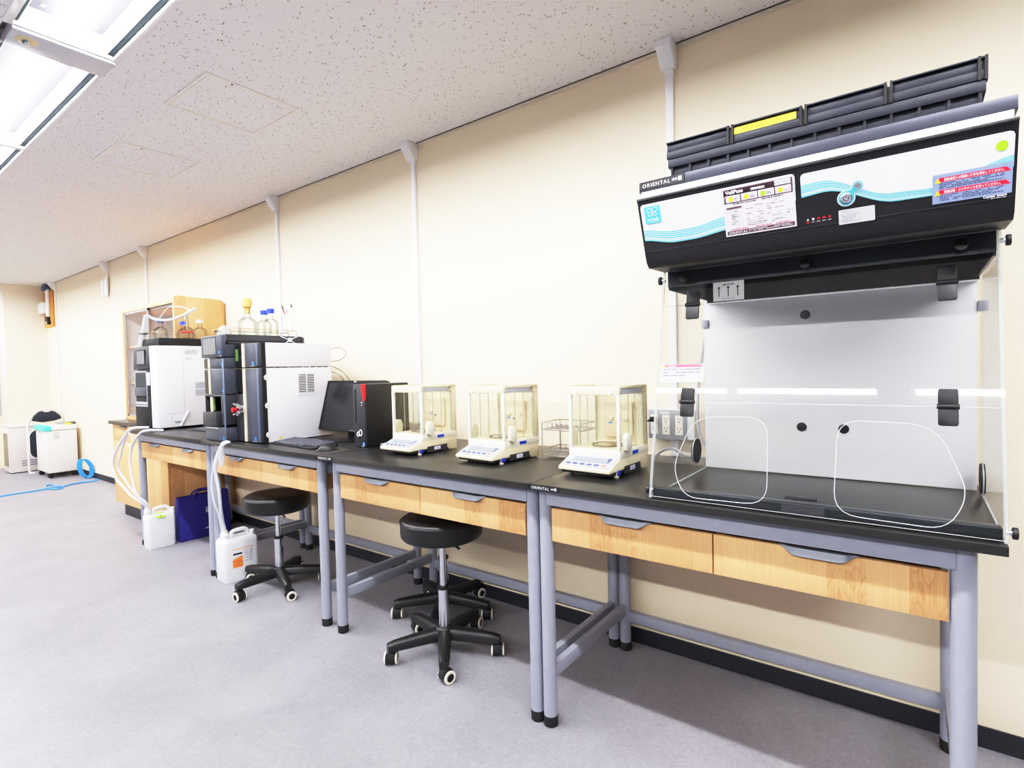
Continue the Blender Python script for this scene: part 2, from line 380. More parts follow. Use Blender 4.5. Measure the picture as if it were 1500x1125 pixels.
# ceiling with two recessed lamp channels
Y1a, Y1b = -1.387, -1.747; Y2a, Y2b = -4.32, -4.68
b = MB(); b.box(XL, XR, Y1a, 0, HC, HC + .02); b.box(XL, XR, Y2a, Y1b, HC, HC + .02); b.box(XL, XR, YF, Y2b, HC, HC + .02)
b.box(XL, XR, Y1b, Y1a, HC + .1, HC + .12); b.box(XL, XR, Y2b, Y2a, HC + .1, HC + .12)
for y in (Y1a, Y1b, Y2a, Y2b): b.box(XL, XR, y - .002, y + .002, HC + .02, HC + .1)
struct(b.build('ceiling', M['ceiling']))
HB = 0.068
struct(MB().box(-8.5, XR, -.008, 0, 0, HB).build('baseboard_back', M['base']))
struct(MB().box(-8.5, -8.492, -.46, -.008, 0, HB).build('baseboard_left', M['base']))
b = MB(); b.box(-8.5, XR, -.012, 0, HC - .016, HC); struct(b.build('trim_1', M['trimc']))
b = MB(); b.box(-8.5, XR, -.016, -.0, HC - .003, HC); struct(b.build('trim_2', M['seam']))

# ceiling access hatches
def hatch(x0, x1, y0, y1, label):
    t = thing('ceiling_hatch', label, 'hatch', ((x0 + x1) / 2, (y0 + y1) / 2, HC), 0, 'ceiling access hatches')
    a, c = (x1 - x0) / 2, (y1 - y0) / 2
    b = MB()
    for w0, w1, d in ((0, .012, .006), (.018, .03, .004)):
        b.box(-a + w0, a - w0, -c + w0, -c + w1, -d, 0); b.box(-a + w0, a - w0, c - w1, c - w0, -d, 0)
        b.box(-a + w0, -a + w1, -c + w1, c - w1, -d, 0); b.box(a - w1, a - w0, -c + w1, c - w1, -d, 0)
    b.build('frame', M['hatchf'], t)
    MB().box(-a + .03, a - .03, -c + .03, c - .03, -.003, 0).build('panel', M['ceiling'], t)
    MB().cyl((a - .016, -c + .12, -.008), (a - .016, -c + .12, -.004), .004, n=10).build('latch', M['ink'], t)
    return t
hatch(-1.348, -.90, -1.126, -.674, 'square ceiling access hatch nearer the camera, beside the lamp channel')
hatch(-2.457, -2.005, -1.11, -.672, 'square ceiling access hatch farther from the camera, faint cream frame')

# recessed lamps: two lamp bays per fixture
def lamp(x0, x1, ya, yb, label, group, watt=29.0):
    t = thing('ceiling_light', label, 'ceiling light', ((x0 + x1) / 2, (ya + yb) / 2, HC), 0, group)
    h = (x1 - x0) / 2; c = (ya - yb) / 2
    b = MB(); b.box(-h, h, c - .02, c + .004, -.004, .008); b.box(-h, h, -c - .004, -c + .024, -.004, .008)
    b.box(-.018, .018, -c + .024, c - .02, -.003, .012)
    b.box(-h, -h + .012, -c + .024, c - .02, -.002, .05); b.box(h - .012, h, -c + .024, c - .02, -.002, .05)
    b.build('frame', M['lampf'], t, bev=.001)
    for ya_, yb_ in ((c - .041, c - .0205), (-c + .0245, -c + .039)): MB().box(-h + .013, h - .013, ya_, yb_, .012, .03).build('channel', M['gap'], t)
    for s in (-1, 1):
        a0, a1 = (-h + .014, -.02) if s < 0 else (.02, h - .014)
        e = .09
        b = MB()
        # sloping white reflector pan with flat bottom
        for (yo, zo, yi, zi) in ((c - .042, .012, c - .066, .062), (-c + .04, .012, -c + .062, .062)):
            b.quad((a0, yo, zo), (a1, yo, zo), (a1 - .02, yi, zi), (a0 + .02, yi, zi))
        yo0, yo1, yi0, yi1 = -c + .04, c - .042, -c + .062, c - .066
        b.quad((a0, yo0, .012), (a0, yo1, .012), (a0 + .04, yi1, .062), (a0 + .04, yi0, .062))
        b.quad((a1, yo0, .012), (a1, yo1, .012), (a1 - .04, yi1, .062), (a1 - .04, yi0, .062))
        rf = b.build('reflector', M['lampr'], t)
        MB().box(a0 + .02, a1 - .02, yi0, yi1, .062, .064).build('lamp_panel', M['lampp'], rf)
        for xx in (a0 + e, a1 - e):
            for yy in (-c + .095, c - .1): MB().lathe([(0, -.006), (.006, -.004), (.008, 0)], (xx, yy, .061), 12).build('screw', M['lampf'], rf)
        b = MB(); n = 12
        b.prism([(.015 + .03 * math.cos(PI * k / n), .044 - .034 * math.sin(PI * k / n)) for k in range(n + 1)] + [(-.015, .0615), (.045, .0615)], 0, a0 + .045, a1 - .045); b.build('led_bar', M['lampw'], t)
    return t
pairs = [(-9 + .1, -6.67), (-6.5, -3.995), (-3.83, -1.28), (-1.12, 1.38), (1.545, 4.05)]
for i, (a, c) in enumerate(pairs):
    if i == 0: a = -8.88
    lamp(a, c, Y1a, Y1b, ['recessed twin lamp at the far left end of the lamp row', 'recessed twin lamp third along the lamp row, near the left picture edge', 'recessed twin lamp beyond the grey sensor strip, top left of the picture',
         'recessed twin lamp this side of the grey sensor strip, at the top picture edge', 'recessed twin lamp overhead, past the top picture edge'][i], 'lamps in the near row')
    lamp(a, c, Y2a, Y2b, 'recessed twin lamp in the second row behind the camera', 'lamps in the second row', 31.0)
def strip(x0, x1, ya, yb, label, sens):
    t = thing('lamp_cover_strip', label, 'cover strip', ((x0 + x1) / 2, (ya + yb) / 2, HC))
    h = (x1 - x0) / 2; c = (ya - yb) / 2
    MB().box(-h, h, -c + .026, c - .008, -.012, .03).build('plate', M['lamps'], t, bev=.002)
    if sens:
        sp = MB().lathe([(0, -.0155), (.03, -.0155), (.036, -.012), (.036, -.011)], (.01, -.1, 0), 24).build('sensor_ring', M['sensor'], t)
        MB().lathe([(0, -.03), (.011, -.028), (.016, -.02), (.017, -.015)], (.01, -.1, 0), 20).build('sensor_dome', M['chrome'], sp)
strip(-1.28, -1.12, Y1a, Y1b, 'grey cover strip with round beige motion sensor between two ceiling lamps', True)
for a, c in ((-3.995, -3.83), (1.38, 1.545), (-6.67, -6.5)): strip(a, c, Y1a, Y1b, 'plain grey cover strip between lamps, %s' % ('at the far end of the near lamp row' if a < -5 else 'at the left picture edge' if a < 0 else 'overhead past the top picture edge'), False)

# cable ducts down the wall, each with a ceiling corner cover
def duct(x, zbot, w, label, cov=True, long=True):
    t = thing('cable_duct', label, 'cable duct', (x, 0, 0), 0, 'white wall cable ducts')
    MB().box(-w / 2, w / 2, -.018, 0, zbot, HC - .1).build('duct', M['duct'], t, bev=.002)
    MB().box(-w / 2 - .003, w / 2 + .003, -.021, 0, HC - .12, HC - .085).build('collar', M['duct'], t, bev=.002)
    b = MB(); a = .032
    b.prism([(-.085, HC - .001), (-.085, HC - .03), (-.028, HC - .1), (0, HC - .1), (0, HC - .001)], 0, -a, a)
    b.build('corner_cover', M['duct'], t, bev=.004)
    return t
duct(.765, .873, .032, 'white cable duct nearest the camera, running behind the fume hood')
duct(-.79, .873, .03, 'white cable duct above the leftmost balance')
duct(-2.29, .873, .03, 'white cable duct above the second analyser')
duct(-4.80, .07, .03, 'thin white cable duct rising above the glass-door cabinet')
t = duct(-5.93, 2.42, .03, 'short white cable duct with two small boxes near the far ceiling')
MB().box(-.05, .05, -.035, -.019, 2.2, 2.42).build('junction_box', M['duct'], t, bev=.003)
MB().box(-.17, -.09, -.03, 0, 2.22, 2.4).build('switch_box', M['duct'], t, bev=.003)
duct(-7.98, .07, .034, 'white cable duct beside the far corner of the wall')

# wooden terminal board in the far corner
t = thing('terminal_board', 'varnished wooden board with white box and black adaptor in far corner', 'board', (-8.2, 0, 2.0))
MB().box(-.26, .14, -.03, 0, 0, .5).build('board', M['ply'], t, bev=.002)
MB().box(-.26, .0, -.1, -.03, .19, .34).build('white_box', M['white'], t, bev=.004)
MB().tube([(.03, -.05, .14), (.03, -.05, .52)], .025, 10).build('duct_piece', M['duct'], t)
b = MB(); b.box(-.08, .02, -.07, -.03, .07, .14); b.box(-.03, .04, -.07, -.03, .03, .08); ad = b.build('adaptor', M['black'], t, bev=.004)
MB().box(-.02, .01, -.0725, -.07, .04, .065).build('sticker', M['lblw'], ad)
MB().lathe([(0, 0), (.05, 0), (.05, .05), (.03, .09), (0, .09)], (0, -.06, .5), 12).build('cable_gland', M['slateb'], t)

# ---------------------------------------------------------------- lab benches
ZT, ZB = .87, .848; YB = -.773; YL, YR = -.7035, -.0844; LR = .0243; YD = -.716
def handle(parent, xc, w=.18):
    b = MB(); h = w / 2; n = 16; rows = []
    for i in range(n + 1):
        u = -1 + 2 * i / n
        k = max(0.0, min(1.0, (1 - abs(u)) / .42)); k = k * k * (3 - 2 * k)
        rows.append((u * h, k))
    v = []; f = []
    for x, k in rows:
        v += [(xc + x, YD - .001, .784), (xc + x, YD - .012 * k - .002, .783), (xc + x, YD - .02 * k - .002, .781 - .016 * k), (xc + x, YD - .016 * k - .001, .781 - .02 * k), (xc + x, YD - .001, .779)]
    m = 5
    for i in range(n):
        for j in range(m - 1): f.append((i * m + j, i * m + j + 1, (i + 1) * m + j + 1, (i + 1) * m + j))
    b.X = XL_; b.add(v, f)
    return b.build('handle', M['steeld'], parent, smooth=50)
def bench(x0, x1, legs, drawers, label, sticker):
    global XL_
    loc = Vector(((x0 + x1) / 2, -.39, 0)); XL_ = Matrix.Translation(-loc)
    t = thing('lab_bench', label, 'lab bench', loc, 0, 'black topped lab benches in a row along the wall')
    MB(XL_).box(x0 + .0008, x1 - .0008, YB, -.012, ZB, ZT).build('worktop', M['top'], t, bev=.0015)
    b = MB(XL_); b.box(legs[0] + LR * .6, legs[1] - LR * .6, YL - .022, YL + .012, .79, ZB - .001)
    b.box(legs[0] + .01, legs[1] - .01, YR - .012, YR + .012, .74, ZB - .001)
    for lx in legs: b.box(lx - .012, lx + .012, YL + .02, YR - .02, .76, ZB - .001)
    b.build('apron', M['steel'], t, bev=.001)
    for lx in legs:
        for y in (YL, YR):
            g = MB(XL_).cyl((lx, y, .03), (lx, y, ZB - .001), LR, n=28).build('leg', M['steel'], t)
            MB(XL_).lathe([(.022, 0), (.0255, .003), (.0255, .036), (.0243, .038)], (lx, y, 0), 28).build('foot', M['rubber'], g)
        MB(XL_).box(lx - .013, lx + .013, YL + .018, YR - .018, .163, .208).build('side_rail', M['steel'], t, bev=.0015)
    MB(XL_).box(legs[0] + .018, legs[1] - .018, YR - .015, YR + .015, .132, .176).build('rear_rail', M['steel'], t, bev=.0015)
    for (a, c) in drawers:
        d = MB(XL_).box(a, c, YD, YD + .018, .664, .778).build('drawer', M['oak'], t, bev=.0008)
        b = MB(XL_); b.box(a + .012, c - .012, YD + .018, -.16, .668, .76); b.build('drawer_box', M['oakd'], d)
        handle(d, (a + c) / 2)
    if sticker:
        sp = MB(XL_).box(x0 + .003, x0 + .122, YB - .0012, YB, ZB + .0015, ZT - .0005).build('brand_strip', M['black'], t)
        X = XL_ @ frame((x0 + .011, YB - .0014, ZB + .0065), (1, 0, 0), (0, 0, 1))
        text('ORIENTAL', .0132, X, M['lblw'], sp, width=.071, gap=1.25)
        flat([R4(.093, .1, .001, .0105), R4(.079, .091, .003, .0048), R4(.079, .091, .006, .0078)], X, M['silver'], sp, 'emblem')
    return t
bench(-3.103, -1.932, (-3.068, -1.964), [(-3.04, -2.51), (-2.506, -1.99)], 'black topped lab bench at the far left, analyser and blue bag under it', False)
bench(-1.93, -.7125, (-1.896, -.775), [(-1.868, -1.337), (-1.333, -.802)], 'black topped lab bench carrying the computer, stool at its left half', False)
bench(-.7108, .5297, (-.644, .5), [(-.612, -.07), (-.066, .472)], 'black topped lab bench with two balances, middle of the row', True)
bench(.5305, 1.7487, (.5547, 1.6793), [(.584, 1.126), (1.130, 1.652)], 'black topped lab bench under the fume hood, nearest the camera', True)
# ---------------------------------------------------------------- ductless fume hood
HC0 = Vector((1.3535, -.47, .87)); HX = Matrix.Translation(-HC0)
hood = thing('fume_hood', 'black and white ductless fume hood with clear acrylic sash on the nearest bench', 'fume hood', HC0)
hx0, hx1 = .96, 1.745
def SF(x, z, off=0.0):   # point on the sash plane
    k = (z - .872) / .628
    return Vector((x, -.757 + .132 * k, z)) + Vector((0, -.9786, .2057)) * off
SL = 1.0218               # slope length per unit of height
XS = HX @ frame((0, -.757, .872), (1, 0, 0), (0, .132, .628))
def sheet(outer, holes, X, m, parent, name):
    cu = bpy.data.curves.new('t', 'CURVE'); cu.dimensions = '2D'; cu.fill_mode = 'BOTH'
    for L in [outer] + holes:
        sp = cu.splines.new('POLY'); sp.points.add(len(L) - 1)
        for p, q in zip(sp.points, L): p.co = (q[0], q[1], 0, 1)
        sp.use_cyclic_u = True
    ob = bpy.data.objects.new('t', cu); COL.objects.link(ob)
    me = bpy.data.meshes.new_from_object(ob.evaluated_get(bpy.context.evaluated_depsgraph_get()))
    bpy.data.objects.remove(ob); bpy.data.curves.remove(cu)
    me.transform(X); me.name = name; me.materials.clear(); me.materials.append(m)
    o = bpy.data.objects.new(name, me); COL.objects.link(o); o.parent = parent; return o
def sv(z): return (z - .872) * SL
def blob(pts, r=.03, n=5):
    out = []; N = len(pts)
    for i, p in enumerate(pts):
        a = Vector(pts[i - 1]); c = Vector(pts[(i + 1) % N]); p = Vector(p)
        d0 = (a - p); d1 = (c - p); k = min(r, d0.length * .45, d1.length * .45)
        s, e = p + d0.normalized() * k, p + d1.normalized() * k
        for j in range(n + 1):
            u = j / n; out.append(tuple((1 - u) ** 2 * s + 2 * u * (1 - u) * p + u * u * e))
    return out
holeL = blob([(1.078, sv(1.112)), (1.274, sv(1.118)), (1.279, sv(.89)), (1.06, sv(.885)), (1.022, sv(.965))], .055)
holeR = [(2 * 1.3545 - p[0], p[1]) for p in holeL][::-1]
# panes
lo = sheet(R4(hx0, hx1, .004, sv(1.153)), [holeL, holeR], XS, M['acr'], hood, 'lower_sash')
for h in (holeL, holeR):
    b = MB(XS); b.tube([(p[0], p[1], 0) for p in h], .0008, 6, closed=True); b.build('arm_hole_edge', M['acrh'], lo)
mi = sheet(R4(hx0, hx1, sv(1.156), sv(1.442)), [], XS, M['acr'], hood, 'middle_sash')
ti = sheet(R4(hx0, hx1, sv(1.445), sv(1.556)), [], XS, M['acr'], hood, 'top_sash')
for o, z in ((lo, 1.1545), (mi, 1.4435), (ti, 1.556), (lo, .877)):
    MB(XS).box(hx0, hx1, sv(z) - .0006, sv(z) + .0006, -.002, .002).build('pane_edge', M['acrl'], o)
# sides
side = [(-.757, .872), (-.609, 1.575), (-.186, 1.575), (-.186, .872)]
for x, cx, cy in ((hx0, -.33, .955), (hx1, -.08, .914)):
    b = MB(HX); b.add([(x, p[0], p[1]) for p in side], [(0, 1, 2, 3)]); sd = b.build('side_panel', M['acr'], hood)
    b = MB(HX); e = .0035
    b.prism([(-.759, .872), (-.611, 1.575), (-.605, 1.575), (-.752, .872)], 0, x - e, x + e); b.build('panel_edge', M['acre'], sd)
    MB(HX).box(x - .002, x + .002, -.757, -.186, .872, .876).build('panel_edge', M['acre'], sd)
    g = MB(HX).cyl((x - .006, cy, cx if False else (.955 if x == hx0 else .914)), (x + .006, cy, .955 if x == hx0 else .914), .043, n=28) if False else None
    zc = .953 if x == hx0 else .919; yc = -.33 if x == hx0 else -.25
    g = MB(HX).cyl((x - .005, yc, zc), (x + .005, yc, zc), .043, n=28).build('cable_port', M['blackm'], sd)
    b = MB(HX); b.tube([(x, yc + .043 * math.cos(a * PI / 14), zc + .044 * math.sin(a * PI / 14)) for a in range(28)], .002, 6, closed=True); b.build('port_ring', M['acrl'], g)
# white back panel
bk = MB(HX).box(.95, 1.738, -.19, -.178, .872, 1.56).build('back_panel', M['hoodw'], hood, bev=.001)
for x, z in ((1.291, 1.424), (1.278, 1.039), (1.402, 1.038)):
    MB(HX).cyl((x, -.1925, z), (x, -.19, z), .0155, n=20).build('plug', M['slate'] if z > 1.2 else M['hood'], bk)
for x in (.955, 1.75):
    MB(HX).box(x - .012, x + .012, -.198, -.178, 1.40, 1.43).build('bracket', M['greybar'], bk, bev=.002)
# bottom rail and tie rods
b = MB(HX); b.box(hx0 + .004, hx1 - .004, -.745, -.712, .872, .902); b.build('bottom_rail', M['hoodmd'], hood, bev=.004)
for z, y in ((1.531, -.604), (.889, -.728)):
    for x, s in ((hx0, -1), (hx1, 1)):
        r = MB(HX).cyl((x + s * .001, y, z), (x + s * .013, y, z), .006, n=12).build('tie_rod', M['chrome'], hood)
        MB(HX).cyl((x + s * .012, y, z), (x + s * .022, y, z), .013, n=18).build('end_knob', M['hood'], r, bev=.002)
# visor box: open below
b = MB(HX); b.box(.965, 1.742, -.6, -.594, 1.509, 1.6); b.box(.965, .971, -.594, -.2, 1.5, 1.6); b.box(1.736, 1.742, -.594, -.2, 1.5, 1.6)
b.build('visor', M['hoodmd'], hood)
MB(HX).box(.965, 1.742, -.2, -.194, 1.49, 1.6).build('rear_baffle', M['hoodin'], hood)
MB(HX).box(.972, 1.735, -.594, -.2, 1.585, 1.6).build('intake_grille', M['hoodin'], hood)
b = MB(HX); b.box(.975, 1.735, -.203, -.2, 1.486, 1.49); b.build('light_strip', M['slit'], hood)
af = MB(HX).box(.989, 1.097, -.2022, -.2, 1.495, 1.564).build('air_flow_label', M['label_glow'], hood)  # plain label with a faint glow standing in for light inside the visor
X = HX @ frame((.989, -.2024, 1.495), (1, 0, 0), (0, 0, 1))
text('AIR FLOW', .0095, X @ Matrix.Translation((.054, .0555, 0)), M['blackm'], af, align='CENTER', width=.042, bold=.0003)
text('MUST BE KEPT', .0085, X @ Matrix.Translation((.054, .0045, 0)), M['ink'], af, align='CENTER', width=.042)
for i, x in enumerate((.021, .054, .087)):
    flat([[(x - .0017, .0155), (x + .0017, .0155), (x + .0017, .046), (x + .0065, .0445), (x, .054), (x - .0065, .0445), (x - .0017, .046)]], X, M['blackm'], af, 'arrow')
# hinges and knobs on the sash
def hinge(x0, x1, zm):
    n = 10
    for s, z0, z1 in ((1, zm + .003, zm + .04), (-1, zm - .043, zm - .004)):
        pol = rrect(x0, x1, sv(z0), sv(z1), .005, 3)
        h = MB(XS).prism(pol, 2, .002, .009).build('hinge', M['hood'], hood, bev=.001)
        if s > 0: MB(XS).cyl((x0 - .002, sv(zm), .008), (x1 + .002, sv(zm), .008), .006, n=14).build('hinge_barrel', M['black'], h)
for x0, x1 in ((1.037, 1.076), (1.633, 1.670)):
    hinge(x0, x1, 1.442); hinge(x0, x1, 1.154)
for x in (1.023, 1.354, 1.678):
    MB(XS).lathe([(0, .0), (.0125, .0), (.0135, .006), (.012, .014), (0, .016)], (x, sv(1.530), .0), 22).build('sash_knob', M['black'], hood)
MB(XS).box(1.322, 1.395, sv(.912), sv(.924), .001, .006).build('sash_grip', M['black'], hood, bev=.001)
cl = MB(XS).box(1.314, 1.411, sv(.876), sv(.902), .0005, .001).build('clear_label', clear_mat('clear_label', (.93, .93, .95, 1), .05, .015), hood)
flat(greek(.0, .07, 0, .014, 2, 5, .8, .55), XS @ Matrix.Translation((1.33, sv(.882), .0014)), M['ink'], cl, 'fine_print')
ca = MB(XS).box(.966, 1.098, sv(1.212), sv(1.266), .0005, .001).build('caution_label', clear_mat('caution_label_film', (.9, .9, .93, 1), .06, .45), hood)
XC = XS @ Matrix.Translation((.968, sv(1.216), .0014))
flat([[(.012, .042), (.128, .042), (.119, .050), (.012, .050)]], XC, M['pink'], ca, 'red_band')
flat([[(.0, .041), (.011, .041), (.0055, .0505)]], XC, M['yellow'], ca, 'warning_triangle')
text('Caution', .0075, XC @ Matrix.Translation((.022, .0435, .0003)), M['lblw'], ca)
flat(greek(.008, .12, .012, .04, 3, 3, .75, .45), XC, M['inkg'], ca, 'fine_print')

# head housing
prof = [(-.60, 1.556), (-.728, 1.552), (-.745, 1.566), (-.757, 1.594), (-.806, 1.729), (-.811, 1.73), (-.811, 1.738), (-.3, 1.74), (-.19, 1.74), (-.19, 1.6), (-.594, 1.6)]
head = MB(HX).prism(prof, 0, .955, 1.757).build('head_housing', M['hood'], hood, bev=.0015)
MB(HX).prism([(-.757, 1.594), (-.7585, 1.5945), (-.7592, 1.5966), (-.7577, 1.5962)], 0, .956, 1.756).build('seam_line', M['slated'], head)
MB(HX).box(.965, 1.75, -.797, -.3, 1.739, 1.7575).build('light_gap_strip', M['slit'], hood)
MB(HX).box(.955, 1.757, -.79, -.2, 1.758, 1.789).build('top_plate', M['hoodm'], hood, bev=.0015)
ps = MB(HX).box(.957, 1.087, -.7912, -.79, 1.7655, 1.7885).build('brand_strip', M['black'], hood)
X = HX @ frame((.966, -.7914, 1.7715), (1, 0, 0), (0, 0, 1))
text('ORIENTAL', .0145, X, M['lblw'], ps, width=.08, gap=1.25)
flat([R4(.1035, .1135, .0, .0115)], X, M['silver'], ps, 'emblem'); flat([R4(.086, .1015, .002, .0095)], X, M['inkg'], ps, 'emblem')

# filter module on top
fm = MB(HX).box(.985, 1.716, -.612, -.22, 1.789, 1.9).build('filter_module', M['filt'], hood)
MB(HX).box(.979, 1.722, -.622, -.21, 1.872, 1.897).build('filter_flange', M['filt'], fm, bev=.001)
for i in range(14):
    x = .99 + i * .0555
    MB(HX).prism([(x - .0022, 1.789), (x + .0022, 1.789), (x + .003, 1.873), (x - .003, 1.873)][::1], 1, -.6195, -.611).build('rib', M['filt'], fm)
edges = [.975, 1.164, 1.352, 1.539, 1.724]
for i in range(4):
    a, c = edges[i] + (.009 if i else 0), edges[i + 1] - (.009 if i < 3 else 0)
    b = MB(HX); b.box(a, c, -.622, -.21, 1.899, 1.921); b.box(a, c, -.617, -.21, 1.9215, 1.945); b.box(a, c, -.625, -.208, 1.9455, 1.950)
    b.build('filter_lid', M['filt'], fm, bev=.001)
for x in edges[1:4] + [1.716]:
    b = MB(HX); b.box(x - .009, x - .003, -.626, -.6, 1.897, 1.951); b.box(x + .003, x + .009, -.626, -.6, 1.897, 1.951); b.box(x - .009, x + .009, -.62, -.6, 1.9, 1.94)
    b.build('clip', M['blackm'], fm)
yl = MB(HX).box(1.174, 1.334, -.6185, -.617, 1.9235, 1.943).build('yellow_label', M['yellow'], fm)
text('使用後の付着薬品は内部廃処理', .0098, HX @ frame((1.193, -.6188, 1.9295), (1, 0, 0), (0, 0, 1)), M['ytext'], yl, width=.115)
MB(HX).box(1.326, 1.352, -.632, -.61, 1.8, 1.824).build('latch', M['blackm'], fm, bev=.002)

# printed front panels on the head
XHd = HX @ frame((0, -.7385 - .0195, 1.594), (1, 0, 0), (0, -.049, .135))
# plane through (-.757,1.594)-(-.806,1.729)
XHd = HX @ frame((0, -.757, 1.594), (1, 0, 0), (0, -.049, .135))
def hv(z): return (z - 1.594) * 1.0638
def wave(f, x0, x1, n=24): return [(x0 + (x1 - x0) * i / n, f(x0 + (x1 - x0) * i / n)) for i in range(n + 1)]
def pw(tab):
    def f(x):
        if x <= tab[0][0]: return hv(tab[0][1])
        for (a, za), (c, zc) in zip(tab, tab[1:]):
            if x <= c:
                u = (x - a) / (c - a); u = u * u * (3 - 2 * u); return hv(za + (zc - za) * u)
        return hv(tab[-1][1])
    return f
def Z(o): return XHd @ Matrix.Translation((0, 0, o))
def printed(x0, x1, ztop, lowtab, toptab, name):
    fl, ft = pw(lowtab), pw(toptab)
    r = .008; top = [(x1, hv(ztop) - r), (x1 - r * .3, hv(ztop) - r * .3), (x1 - r, hv(ztop)), (x0 + r, hv(ztop)), (x0 + r * .3, hv(ztop) - r * .3), (x0, hv(ztop) - r)]
    p = flat([wave(fl, x0, x1) + top], Z(.0012), M['lblw'], head, name)
    n = 24; bands = []; pale = []
    for k in range(6):
        u0, u1 = k / 6 + .02, (k + .72) / 6
        lo_ = [(x, fl(x) + (ft(x) - fl(x)) * u0) for x, _ in wave(fl, x0, x1)]
        hi_ = [(x, fl(x) + (ft(x) - fl(x)) * u1) for x, _ in wave(fl, x0, x1)]
        (bands if k in (0, 2, 3, 4, 5) else pale).append(lo_ + hi_[::-1])
    flat(bands, Z(.0016), M['cyan'], p, 'cyan_waves'); flat(pale, Z(.0016), M['cyanl'], p, 'pale_waves')
    return p
pL = printed(.963, 1.358, 1.7205, [(.96, 1.626), (1.05, 1.611), (1.10, 1.611), (1.20, 1.621), (1.36, 1.66)], [(.96, 1.655), (1.05, 1.642), (1.10, 1.642), (1.20, 1.655), (1.36, 1.69)], 'left_panel_print')
pR = printed(1.370, 1.7515, 1.7155, [(1.37, 1.664), (1.42, 1.668), (1.56, 1.622), (1.63, 1.621), (1.752, 1.65)], [(1.37, 1.692), (1.41, 1.694), (1.55, 1.641), (1.63, 1.637), (1.752, 1.672)], 'right_panel_print')
# butterfly badge
lg = flat([rrect(.973, 1.0195, hv(1.669), hv(1.7135), .004, 3)], Z(.0022), M['cyan'], head, 'badge')
b = MB(Z(.0026))
for dx, dy, rx, ry, an in ((-.0075, .006, .0085, .0055, -.5), (.0075, .006, .0085, .0055, .5), (-.006, -.0045, .006, .0045, .6), (.006, -.0045, .006, .0045, -.6)):
    cx, cy = .9965 + dx, hv(1.6975) + dy
    b.tube([(cx + rx * math.cos(t * PI / 10) * math.cos(an) - ry * math.sin(t * PI / 10) * math.sin(an), cy + rx * math.cos(t * PI / 10) * math.sin(an) + ry * math.sin(t * PI / 10) * math.cos(an), 0) for t in range(20)], .0007, 5, closed=True)
b.build('butterfly_emblem', M['lblw'], lg)
text('erlab', .011, Z(.0026) @ Matrix.Translation((.9965, hv(1.6765), 0)), M['lblw'], lg, align='CENTER', width=.032)
flat(greek(.982, 1.011, hv(1.672), hv(1.6755), 1, 8, .9, .4), Z(.0026), M['cyanl'], lg, 'fine_print')
# inspection sheet
vp = flat([R4(1.188, 1.3565, hv(1.603), hv(1.7165))], Z(.0022), M['lilac'], head, 'inspection_sheet')
z_ = lambda z: hv(z)
flat([R4(1.191, 1.353, z_(1.700), z_(1.7145)), R4(1.191, 1.196, z_(1.683), z_(1.700)), R4(1.349, 1.353, z_(1.683), z_(1.700)), R4(1.231, 1.234, z_(1.683), z_(1.7)), R4(1.272, 1.2745, z_(1.683), z_(1.7)), R4(1.311, 1.314, z_(1.683), z_(1.7)), R4(1.191, 1.353, z_(1.6815), z_(1.684)), R4(1.192, 1.353, z_(1.606), z_(1.6155))], Z(.0025), M['plum'], vp, 'plum_band')
text('ValiPass', .0125, Z(.0028) @ Matrix.Translation((1.196, z_(1.7035), 0)), M['lblw'], vp, width=.044, bold=.0004)
for q in (R4(1.258, 1.29, z_(1.7035), z_(1.7085)), R4(1.313, 1.349, z_(1.7085), z_(1.7135)), R4(1.313, 1.349, z_(1.7025), z_(1.7075))): flat([q], Z(.0028), M['lblw'], vp, 'white_box')
for i, x in enumerate((1.203, 1.241, 1.280, 1.320)):
    flat([R4(x, x + .011, z_(1.686), z_(1.6965))], Z(.0028), M['green'] if i == 2 else M['yellow'], vp, 'coloured_icon')
    flat(greek(x + .014, x + .026, z_(1.687), z_(1.694), 2, 20 + i, .8), Z(.0028), M['inkg'], vp, 'fine_print')
flat(greek(1.212, 1.33, z_(1.677), z_(1.681), 1, 11, .9, .5), Z(.0028), M['ink'], vp, 'fine_print')
flat([R4(1.195, 1.233, z_(1.668), z_(1.6725))], Z(.0028), M['plum'], vp, 'table_head')
flat([R4(1.194, 1.234, z_(1.62 + i * .0042), z_(1.6203 + i * .0042)) for i in range(12)] + [R4(1.194, 1.1943, z_(1.62), z_(1.668)), R4(1.2337, 1.234, z_(1.62), z_(1.668))], Z(.0028), M['inkg'], vp, 'table_lines')
flat(greek(1.206, 1.222, z_(1.63), z_(1.664), 8, 12, .6, .28), Z(.0028), M['ink'], vp, 'fine_print')
flat(greek(1.242, 1.285, z_(1.632), z_(1.672), 7, 13, .5, .22) + greek(1.292, 1.345, z_(1.636), z_(1.675), 7, 14, .45, .22) + greek(1.243, 1.33, z_(1.622), z_(1.631), 2, 15, .7, .28), Z(.0028), M['plum'], vp, 'fine_print')
flat([R4(1.318, 1.347, z_(1.628 + i * .006), z_(1.632 + i * .006)) for i in range(4)] + [R4(1.266, 1.274, z_(1.63 + i * .0075), z_(1.634 + i * .0075)) for i in range(5)], Z(.0027), M['lblw'], vp, 'white_field')
flat(greek(1.2, 1.345, z_(1.6165), z_(1.6205), 1, 16, .85, .45), Z(.0028), M['redp'], vp, 'red_print')
text('ORIENTAL', .0092, Z(.0028) @ Matrix.Translation((1.196, z_(1.6075), 0)), M['lblw'], vp, width=.046, gap=1.2)
flat(greek(1.246, 1.348, z_(1.608), z_(1.614), 2, 17, .9, .5), Z(.0028), M['silver'], vp, 'fine_print')
